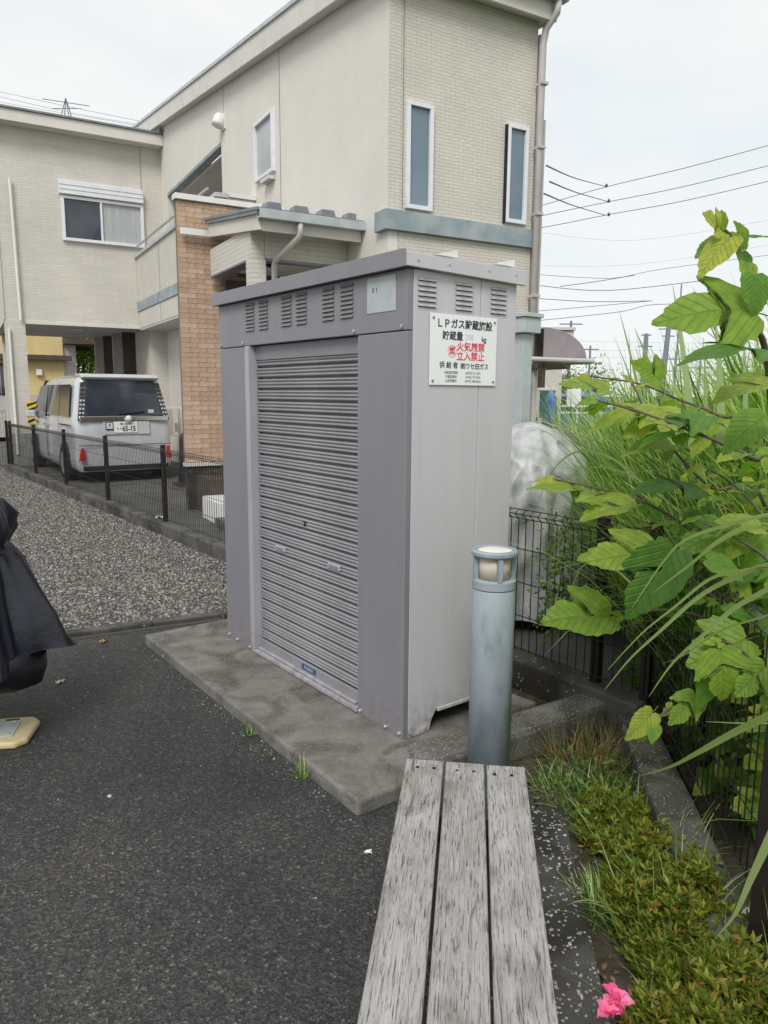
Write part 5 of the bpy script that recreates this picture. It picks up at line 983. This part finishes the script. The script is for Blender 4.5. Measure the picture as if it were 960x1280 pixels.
def branch(pts, r0, r1, leaves=True, step=.085, ls=(.12, .19), young=.3, side_=1, kindw=(1, 2, 3, 3, 3, 3)):
    ms_ = mul2 if pts[0].y > 3.05 else mul; ml0 = Vector(ms_.location)
    n = len(pts); Q = []
    for i in range(n-1):
        a = pts[max(i-1, 0)]; b_ = pts[i]; c = pts[i+1]; d = pts[min(i+2, n-1)]
        for k in range(6):
            t = k/6; Q.append(.5*((2*b_)+(c-a)*t+(2*a-5*b_+4*c-d)*t*t+(3*b_-a-3*c+d)*t**3))
    Q.append(pts[-1]); MB().tube([q-ml0 for q in Q], r0, 6, r1).build('branch', 'stem', ms_, smooth=True)
    if not leaves: return
    acc = 0; k = 0; tot = sum((Q[i+1]-Q[i]).length for i in range(len(Q)-1)); run = 0
    for i in range(len(Q)-1):
        run += (Q[i+1]-Q[i]).length; acc += (Q[i+1]-Q[i]).length
        if acc > step and run > tot*.22:
            acc = 0; k += 1; d = (Q[i+1]-Q[i]).normalized(); sd_ = d.cross(Vector((0, 0, 1))).normalized()*(1 if k % 2 else -1)
            dirv = (sd_*.9+d*.55+Vector((rl_.uniform(-.3, .3), rl_.uniform(-.4, .1), rl_.uniform(-.75, .05)))).normalized(); s_ = rl_.uniform(*ls)*.78*(1-.4*run/tot)
            nr = Vector((rl_.uniform(-.45, .35), (-.15 if Q[i].z > .9 else -.55)+rl_.uniform(-.4, .25), 1.0+rl_.uniform(-.3, .3))); b0 = Q[i]+dirv*s_*.32; putleaf(ms_, b0, b0+dirv*s_, nr, rl_.choice(kindw), rl_.random() < young+.5*(run/tot > .8))
    d = (Q[-1]-Q[-3]).normalized(); putleaf(ms_, Q[-1], Q[-1]+(d+Vector((0, 0, -.3)))*ls[0]*.6, (0, -.6, 1), 2, True)
A = at
root = Vector((1.9, 2.6, .02))
branch([root, A(985, 620, 2.3), A(958, 445, 2.1), A(945, 410, 2.05), A(935, 350, 2.05), A(918, 302, 2.05), A(905, 286, 2.05)], .012, .003, False)
branch([Vector((2.1, 3.1, .02)), A(990, 600, 2.6), A(945, 575, 2.6), A(900, 553, 2.6), A(855, 535, 2.65), A(800, 515, 2.7), A(745, 500, 2.75)], .010, .003, True, .06, (.13, .20), .75)
branch([Vector((2.0, 3.3, .02)), A(960, 640, 2.8), A(890, 610, 2.8), A(840, 560, 2.85), A(815, 530, 2.9), A(790, 478, 2.9)], .009, .003, True, .07, (.11, .17), .6)
branch([Vector((1.8, 3.1, .02)), A(930, 720, 2.6), A(860, 660, 2.75), A(800, 625, 2.85), A(745, 610, 2.9), A(690, 598, 2.95)], .009, .003, True, .085, (.12, .19), .35)
branch([Vector((1.7, 2.9, .02)), A(940, 800, 2.4), A(885, 740, 2.5), A(835, 705, 2.55), A(790, 690, 2.6), A(745, 690, 2.65)], .009, .003, True, .08, (.12, .19), .4)
branch([Vector((1.7, 2.9, .02)), A(900, 800, 2.5), A(850, 765, 2.6), A(790, 765, 2.7), A(735, 765, 2.75), A(700, 768, 2.75)], .008, .003, True, .09, (.10, .15), .4)
branch([Vector((1.6, 2.5, .02)), A(985, 860, 2.0), A(930, 850, 2.1), A(880, 870, 2.15), A(840, 885, 2.15), A(812, 905, 2.15)], .008, .003, True, .075, (.10, .15), .3)
branch([Vector((1.9, 2.6, .02)), A(1000, 760, 2.2), A(960, 700, 2.25), A(915, 670, 2.3), A(870, 650, 2.4)], .009, .003, True, .085, (.12, .18), .3)
branch([Vector((2.2, 3.6, .02)), A(960, 560, 3.2), A(900, 520, 3.2), A(850, 500, 3.3), A(800, 480, 3.3), A(735, 470, 3.3)], .009, .003, True, .06, (.13, .20), .8)
branch([Vector((2.0, 3.5, .02)), A(930, 660, 3.1), A(870, 640, 3.2), A(800, 660, 3.1), A(745, 640, 3.1)], .008, .003, True, .085, (.10, .17), .3)
branch([Vector((1.9, 2.8, .02)), A(990, 700, 2.5), A(950, 640, 2.6), A(910, 600, 2.7), A(880, 585, 2.7)], .008, .003, True, .08, (.11, .17), .45)
branch([Vector((1.6, 2.3, .02)), A(1010, 900, 1.95), A(965, 860, 2.0), A(930, 815, 2.05), A(900, 800, 2.1)], .007, .003, True, .08, (.10, .14), .2)
# the large leaves one can single out: base, tip in the picture, distance, kind
for bx_, by_, tx, ty, Y, kd, yg, nr in [
    (903, 287, 880, 266, 2.05, 3, 1, (0, -1, .5)), (907, 285, 909, 264, 2.05, 1, 1, (.3, -1, .3)), (912, 297, 872, 332, 2.02, 1, 1, (-.3, -.6, 1)), (908, 300, 872, 309, 2.08, 1, 1, (0, -.5, 1)), (925, 302, 898, 312, 2.1, 3, 1, (0, -1, .6)),
    (932, 305, 927, 276, 2.06, 1, 1, (.4, -1, .2)), (935, 297, 966, 296, 2.0, 3, 0, (0, -.4, 1)), (928, 315, 938, 340, 2.02, 1, 0, (.2, -1, .2)), (938, 388, 838, 376, 1.95, 3, 1, (.1, -1, .75)), (944, 345, 952, 392, 1.95, 1, 0, (.2, -1, .1)), (934, 330, 940, 352, 2.0, 1, 1, (.2, -1, .3)),
    (960, 440, 865, 415, 1.85, 3, 0, (.05, -.22, 1)), (968, 478, 893, 489, 2.1, 3, 0, (0, -.22, 1)), (955, 520, 905, 555, 2.3, 1, 0, (0, -.6, 1)),
    (760, 488, 700, 478, 2.9, 3, 1, (0, -.35, 1)), (818, 512, 745, 512, 2.8, 3, 1, (0, -.35, 1)), (825, 475, 795, 450, 2.9, 3, 1, (0, -1, .5)), (850, 520, 778, 545, 2.8, 3, 0, (0, -.22, 1)), (880, 520, 800, 530, 2.7, 3, 0, (0, -.22, 1)),
    (745, 620, 675, 585, 2.9, 3, 1, (0, -.22, 1)), (790, 630, 726, 640, 2.8, 3, 0, (0, -.22, 1)), (870, 610, 800, 590, 2.7, 3, 0, (0, -.22, 1)), (835, 555, 782, 550, 2.8, 1, 0, (0, -.3, 1)),
    (815, 690, 735, 700, 2.5, 3, 1, (0, -.7, 1)), (840, 690, 788, 775, 2.3, 3, 0, (.1, -1, .5)), (885, 700, 935, 712, 2.2, 1, 0, (0, -.6, 1)), (840, 715, 795, 765, 2.35, 1, 1, (0, -1, .3)),
    (900, 815, 915, 878, 2.0, 3, 0, (0, -1, .6)), (890, 840, 878, 886, 2.05, 1, 0, (.1, -1, .5)), (868, 870, 842, 905, 2.1, 3, 0, (0, -1, .6)), (815, 892, 786, 925, 2.15, 1, 1, (0, -1, .5)), (930, 800, 862, 825, 2.1, 3, 1, (0, -.7, 1)), (955, 835, 920, 870, 2.0, 3, 0, (0, -1, .6)),
    (760, 770, 682, 768, 2.7, 3, 1, (0, -.6, 1)), (900, 660, 850, 690, 2.4, 3, 0, (0, -.8, .8)), (950, 660, 905, 640, 2.3, 1, 0, (0, -.5, 1)), (960, 780, 905, 760, 2.2, 3, 0, (0, -.5, 1))]:
    putleaf(mul, A(bx_, by_, Y), A(tx, ty, Y-.04), nr, kd, bool(yg))
def fill(sh_, cap, x0, x1, y0, y1, Ya, Yb, sz, yg=.2):
    nl = sum(1 for c in sh_.children if c.name.startswith('leaf'))
    while nl < cap:
        px = rl_.uniform(x0, x1); py = rl_.uniform(y0, y1)
        if px < 860 and py > 780: continue
        if px < 785 and 530 < py < 660: continue
        if sh_ is mul2 and py < 640-(px-790)*.75: continue
        Y = rl_.uniform(Ya, Yb); b_ = A(px, py, Y)
        if b_.x < 1.25 and b_.y < 3.3: b_.x += .25
        d = Vector((rl_.uniform(-1, .3), rl_.uniform(-.8, .2), rl_.uniform(-.9, .1))).normalized(); putleaf(sh_, b_, b_+d*rl_.uniform(*sz), (rl_.uniform(-.5, .5), -(rl_.uniform(.5, 1.3) if b_.z < .95 else rl_.uniform(-.1, .6)), rl_.uniform(.4, 1.0)), rl_.choice((1, 2, 3, 3, 3, 3)), rl_.random() < yg); nl += 1
fill(mul, 292, 810, 985, 640, 1010, 2.2, 2.8, (.07, .12), .3); fill(mul2, 235, 790, 985, 520, 780, 2.8, 3.4, (.06, .12), .5)
n = 3400; a_ = RS.uniform(0, 1, n); b_ = RS.uniform(0, 1, n); pts = np.stack([1.55+1.6*a_, 2.7+1.7*b_, RS.uniform(.25, 1.45, n)-.25*a_], 1); wd_ = thing('leafy_weeds', 'mass of small leaved weeds between the grass clumps and the mulberry', 'weeds', (2.2, 3.4, 0)); stuff(leafcloud(pts-np.array([2.2, 3.4, 0]), (.05, .11), .6, .8, 'foliage', 'vine', wd_))
# darker undergrowth behind the near fence, and a vine on it
n = 14000; pts = np.stack([RS.uniform(1.32, 2.9, n), RS.uniform(1.0, 4.0, n), RS.uniform(.02, 1, n)**1.1*.95], 1); pts[:, 2] *= .65+.35*np.sin(pts[:, 0]*5+pts[:, 1]*3)
ug = thing('undergrowth', 'dense dark low weeds behind the plant bed fence', 'weeds', (1.9, 2.4, 0)); stuff(leafcloud(pts-np.array([1.9, 2.4, 0]), (.03, .09), .55, .6, 'foliage', 'vine', ug))
n = 700; t_ = RS.uniform(0, 1, n); c0_ = np.array(list(at(712, 665, 3.75))); c1_ = np.array(list(at(690, 790, 3.8))); pts = c0_[None]*(1-t_[:, None])+c1_[None]*t_[:, None]+RS.normal(0, .05, (n, 3))*np.array([1.2, .5, 1])
vn = thing('climbing_vine', 'small-leaved vine climbing the mesh fence in front of the silver sheet', 'vine', tuple(c1_)); stuff(leafcloud(pts[:420]-c1_, (.02, .05), .6, .5, 'foliage', 'vine', vn)); MB().tube([Vector((0, 0, -.3)), Vector((.02, 0, .1)), Vector((.05, 0, .5))], .004, 5).build('stem', 'stem', vn)
# low weeds between plot and far building
for i, (px, py, Y, r_, h_, m_, lb) in enumerate(((690, 540, 9.5, .55, .95, 'vine', 'reddish green weeds beside the house side wall'), (740, 520, 12, .9, 1.3, 'grass', 'pale weeds in front of the far railing'), (665, 500, 9.6, .10, 1.7, 'vine', 'vine growing up the house side pipe'), (740, 560, 7.6, .5, .9, 'vine', 'leafy weeds behind the plank fence'))):
    c = at(px, py, Y); n = 1500 if r_ > .2 else 260; a = RS.uniform(0, 2*PI, n); q = r_*np.sqrt(RS.uniform(0, 1, n)); z = h_*RS.uniform(0, 1, n)**.8*(1.0-.5*(q/r_)**2); pts = np.stack([q*np.cos(a), q*np.sin(a), z], 1)
    o = thing('weed_patch', lb, 'weeds', (c.x, c.y, 0)); stuff(leafcloud(pts, (.05, .12), .5, .5, 'foliage', 'drygrass' if (i == 0) else 'vine', o)); MB().bar((0, 0, 0), (0, 0, h_*.5), .01, 5).build('stem', 'stem', o)
# ---- azaleas in the bed
def azalea(label, cx, cy, rx, ry_, h_, n, seedn):
    RS.seed(seedn); a = RS.uniform(0, 2*PI, n); q = np.sqrt(RS.uniform(0, 1, n)); x = rx*q*np.cos(a); y = ry_*q*np.sin(a)
    top = h_*np.sqrt(np.clip(1-q**2.4, 0, 1))*(1+.38*np.sin(x*26+seedn)*np.cos(y*21+seedn)+.15*np.sin(y*47)); z = top*(1-.5*RS.uniform(0, 1, n)**2.5)*(1+.0*x)+.01+np.where(RS.uniform(0, 1, n) < .16, RS.uniform(.0, .07, n), 0)
    # rosettes of five
    c = np.repeat(np.stack([x, y, z], 1), 6, 0); az = np.tile(np.arange(6)*PI/3, n)+np.repeat(RS.uniform(0, 6, n), 6); d = np.stack([np.cos(az), np.sin(az), RS.uniform(.3, 1.5, 6*n)], 1)
    o = thing('azalea_bush', label, 'azalea', (cx, cy, .004), 0, 'azaleas in the plant bed'); f_ = leafcloud(c, (.020, .038), .30, .9, 'foliage', 'azalea', o, dirs=d); stuff(f_)
    for i in range(5): MB().bar((0, 0, 0), (rx*.5*math.cos(i*1.3), ry_*.5*math.sin(i*1.3), h_*.6), .004, 5, .002).build('stem', 'stem', o)
azalea('azalea bush filling the lower right corner beside the flower', .87, 1.42, .30, .38, .19, 3800, 5); azalea('azalea bush in the middle of the bed', .89, 2.0, .20, .36, .15, 2500, 6); azalea('small thin azalea at the far end of the azalea row', .87, 2.46, .15, .22, .10, 800, 7); azalea('azalea bush at the bottom edge of the picture', .86, .88, .27, .35, .20, 2000, 8); azalea('azalea bush spilling over the kerb at the right edge', 1.12, 1.55, .14, .26, .22, 1200, 9)
RS.seed(77)
def tuft(label, cx, cy, n, rad, Lr, seedn, m='drygrass', nm='grass_tuft', wd=(.002, .006), z=.0, tmax=.9, dmax=1.6): return clump(label, cx, cy, n, rad, Lr, wd, seedn, m, nm, 'small grass tufts', tmax, dmax, z, 'grass tuft')
tuft('reddish dry grass tuft behind the bollard lamp', .88, 2.98, 260, .17, (.08, .24), 31, tmax=1.3); tuft('dry brown grass tuft by the corner of the pebble kerb', 1.0, 3.12, 170, .12, (.10, .22), 32, tmax=1.3); tuft('green and brown tuft beside the end of the bench', .74, 2.80, 200, .11, (.06, .16), 33, 'grass', tmax=1.3); tuft('mixed grass tuft between bench and azaleas', .86, 2.62, 220, .15, (.08, .20), 34, 'grass', tmax=1.3)
n = 700; pts = np.stack([RS.uniform(-.22, .22, n), RS.uniform(-.3, .22, n), RS.uniform(0, .12, n)], 1); wl = thing('broadleaf_weeds', 'small green broadleaf weeds between the dry tufts and the azaleas', 'weeds', (.92, 2.76, .004)); stuff(leafcloud(pts, (.015, .04), .5, .6, 'foliage', 'vine', wl))
tuft('sprawling grass along the left side of the azaleas', .70, 2.1, 260, .07, (.07, .15), 35, 'grass'); tuft('thin grass coming through the middle azalea', .88, 1.9, 150, .18, (.2, .36), 36, 'grass', tmax=1.2, wd=(.003, .008)); tuft('pale grass coming through the corner azalea', .95, 1.5, 110, .22, (.22, .4), 42, 'grass', tmax=1.3, wd=(.003, .008)); tuft('grass blades over the far end of the azaleas', .92, 2.35, 130, .16, (.15, .3), 43, 'grass', tmax=1.2, wd=(.003, .007))
e = gp(379, 972, .04); tuft('little green weed at the near edge of the concrete pad', e.x, e.y, 45, .025, (.05, .11), 37, 'grass', 'weed_tuft', z=.04); e = gp(313, 918, .04); tuft('tiny green weed halfway along the concrete pad edge', e.x, e.y, 34, .022, (.04, .08), 38, 'grass', 'weed_tuft', z=.04)
e = gp(262, 862, .04); tuft('faint dry weed near the far end of the pad edge', e.x, e.y, 12, .015, (.02, .05), 39, 'drygrass', 'weed_tuft', z=.04); e = gp(340, 946, .04); tuft('dry wisps between the two green weeds', e.x, e.y, 14, .03, (.02, .05), 40, 'drygrass', 'weed_tuft', z=.04)
tuft('wisps of grass growing over the kerb joint', .60, 3.24, 50, .05, (.05, .12), 41, 'drygrass', z=.10)
# dead leaves on the soil
n = 1100; pts = np.stack([RS.uniform(.6, 1.14, n), RS.uniform(1.0, 3.3, n), RS.uniform(.006, .02, n)], 1); ok = (pts[:, 0] < 1.08) & (pts[:, 1] < 2.9+.65*(pts[:, 0]-.3)); pts = pts[ok]
ll = leafcloud(pts, (.012, .035), .5, 1.5, 'leaf_litter', 'dead', None, dirs=np.c_[RS.normal(0, 1, (len(pts), 2)), np.zeros(len(pts))]*np.array([1, 1, 0.])+np.array([0, 0, .1])); stuff(tag(ll, 'dead leaves scattered over the soil of the plant bed', 'leaf litter'))
n = 500; pts = np.stack([RS.uniform(.15, 1.1, n), RS.uniform(3.1, 4.3, n), RS.uniform(-.0, .02, n)], 1); ll = leafcloud(pts, (.015, .04), .5, 1.5, 'leaf_litter', 'dead', None, dirs=np.c_[RS.normal(0, 1, (n, 2)), np.full(n, .1)]); stuff(tag(ll, 'dead leaves in the dark pit behind the bollard lamp', 'leaf litter'))
# pink flower
fp = gp(766, 1262, .23); fl_ = thing('azalea_flower', 'pink azalea blossom at the bottom edge of the bed', 'flower', fp)
pm = MB(); 
def petal():
    vs = []; fs = []
    for i in range(6):
        t = i/5; w_ = .014*math.sin(PI*min(1, t*.85+.08)); vs += [(-w_, .030*t, .012*t-.012*t*t+.004), (0, .032*t, .010*t-.016*t*t), (w_, .030*t, .012*t-.012*t*t+.004)]
    for i in range(5): fs += [(3*i, 3*i+1, 3*i+4, 3*i+3), (3*i+1, 3*i+2, 3*i+5, 3*i+4)]
    return MB().add(vs, fs).mesh('petal')
pme = petal(); pme.materials.append(MT['pink'])
for p in pme.polygons: p.use_smooth = True
for c_, zt in (((0, 0, 0), 0), ((.022, .012, .006), .6), ((-.016, -.014, .004), -.5), ((.006, .026, .010), 1.1)):
    for k in range(5):
        o = bpy.data.objects.new('petal', pme); C.objects.link(o); o.parent = fl_; o.location = c_; o.rotation_euler = (.35+.3*math.sin(k*3+zt), .2*zt, k*2*PI/5+zt)
MB().bar((0, 0, -.02), (0, 0, .02), .0015, 5).build('stamen', 'pink', fl_)
# ---- trees beyond the carport
def tree(px, Y, h_, r_, label, seedn, n=3500):
    c = at(px, 560, Y); o = thing('garden_tree', label, 'tree', (c.x, c.y, 0), 0, 'trees beyond the carport'); RS.seed(seedn); cl = RS.normal(0, 1, (26, 3)); cl /= np.linalg.norm(cl, axis=1, keepdims=True); cl *= RS.uniform(.3, 1, (26, 1))*np.array([r_, r_, h_*.32]); cl[:, 2] += h_*.66
    k = RS.randint(0, 26, n); pts = cl[k]+RS.normal(0, r_*.2, (n, 3)); stuff(leafcloud(pts, (.10, .26), .5, .5, 'crown', 'treeleaf', o)); MB().tube([(0, 0, 0), (.1, .05, h_*.35), (.0, .1, h_*.7)], .14, 8, .05).build('trunk', 'bark', o)
    for i in range(5): MB().tube([(0, .05, h_*.35), Vector(cl[i])*.6+Vector((0, 0, h_*.2)), cl[i]], .05, 6, .015).build('limb', 'bark', o)
tree(108, 31, 4.9, 2.2, 'bright green tree seen under the carport ceiling', 3, 5000); tree(150, 36, 4.2, 2.4, 'darker tree behind the bright one', 4); tree(700, 40, 3.0, 2.6, 'low tree beyond the cream building', 6, 2500); tree(930, 60, 4.5, 3.5, 'low far tree behind the grass at the right edge', 7, 2500)
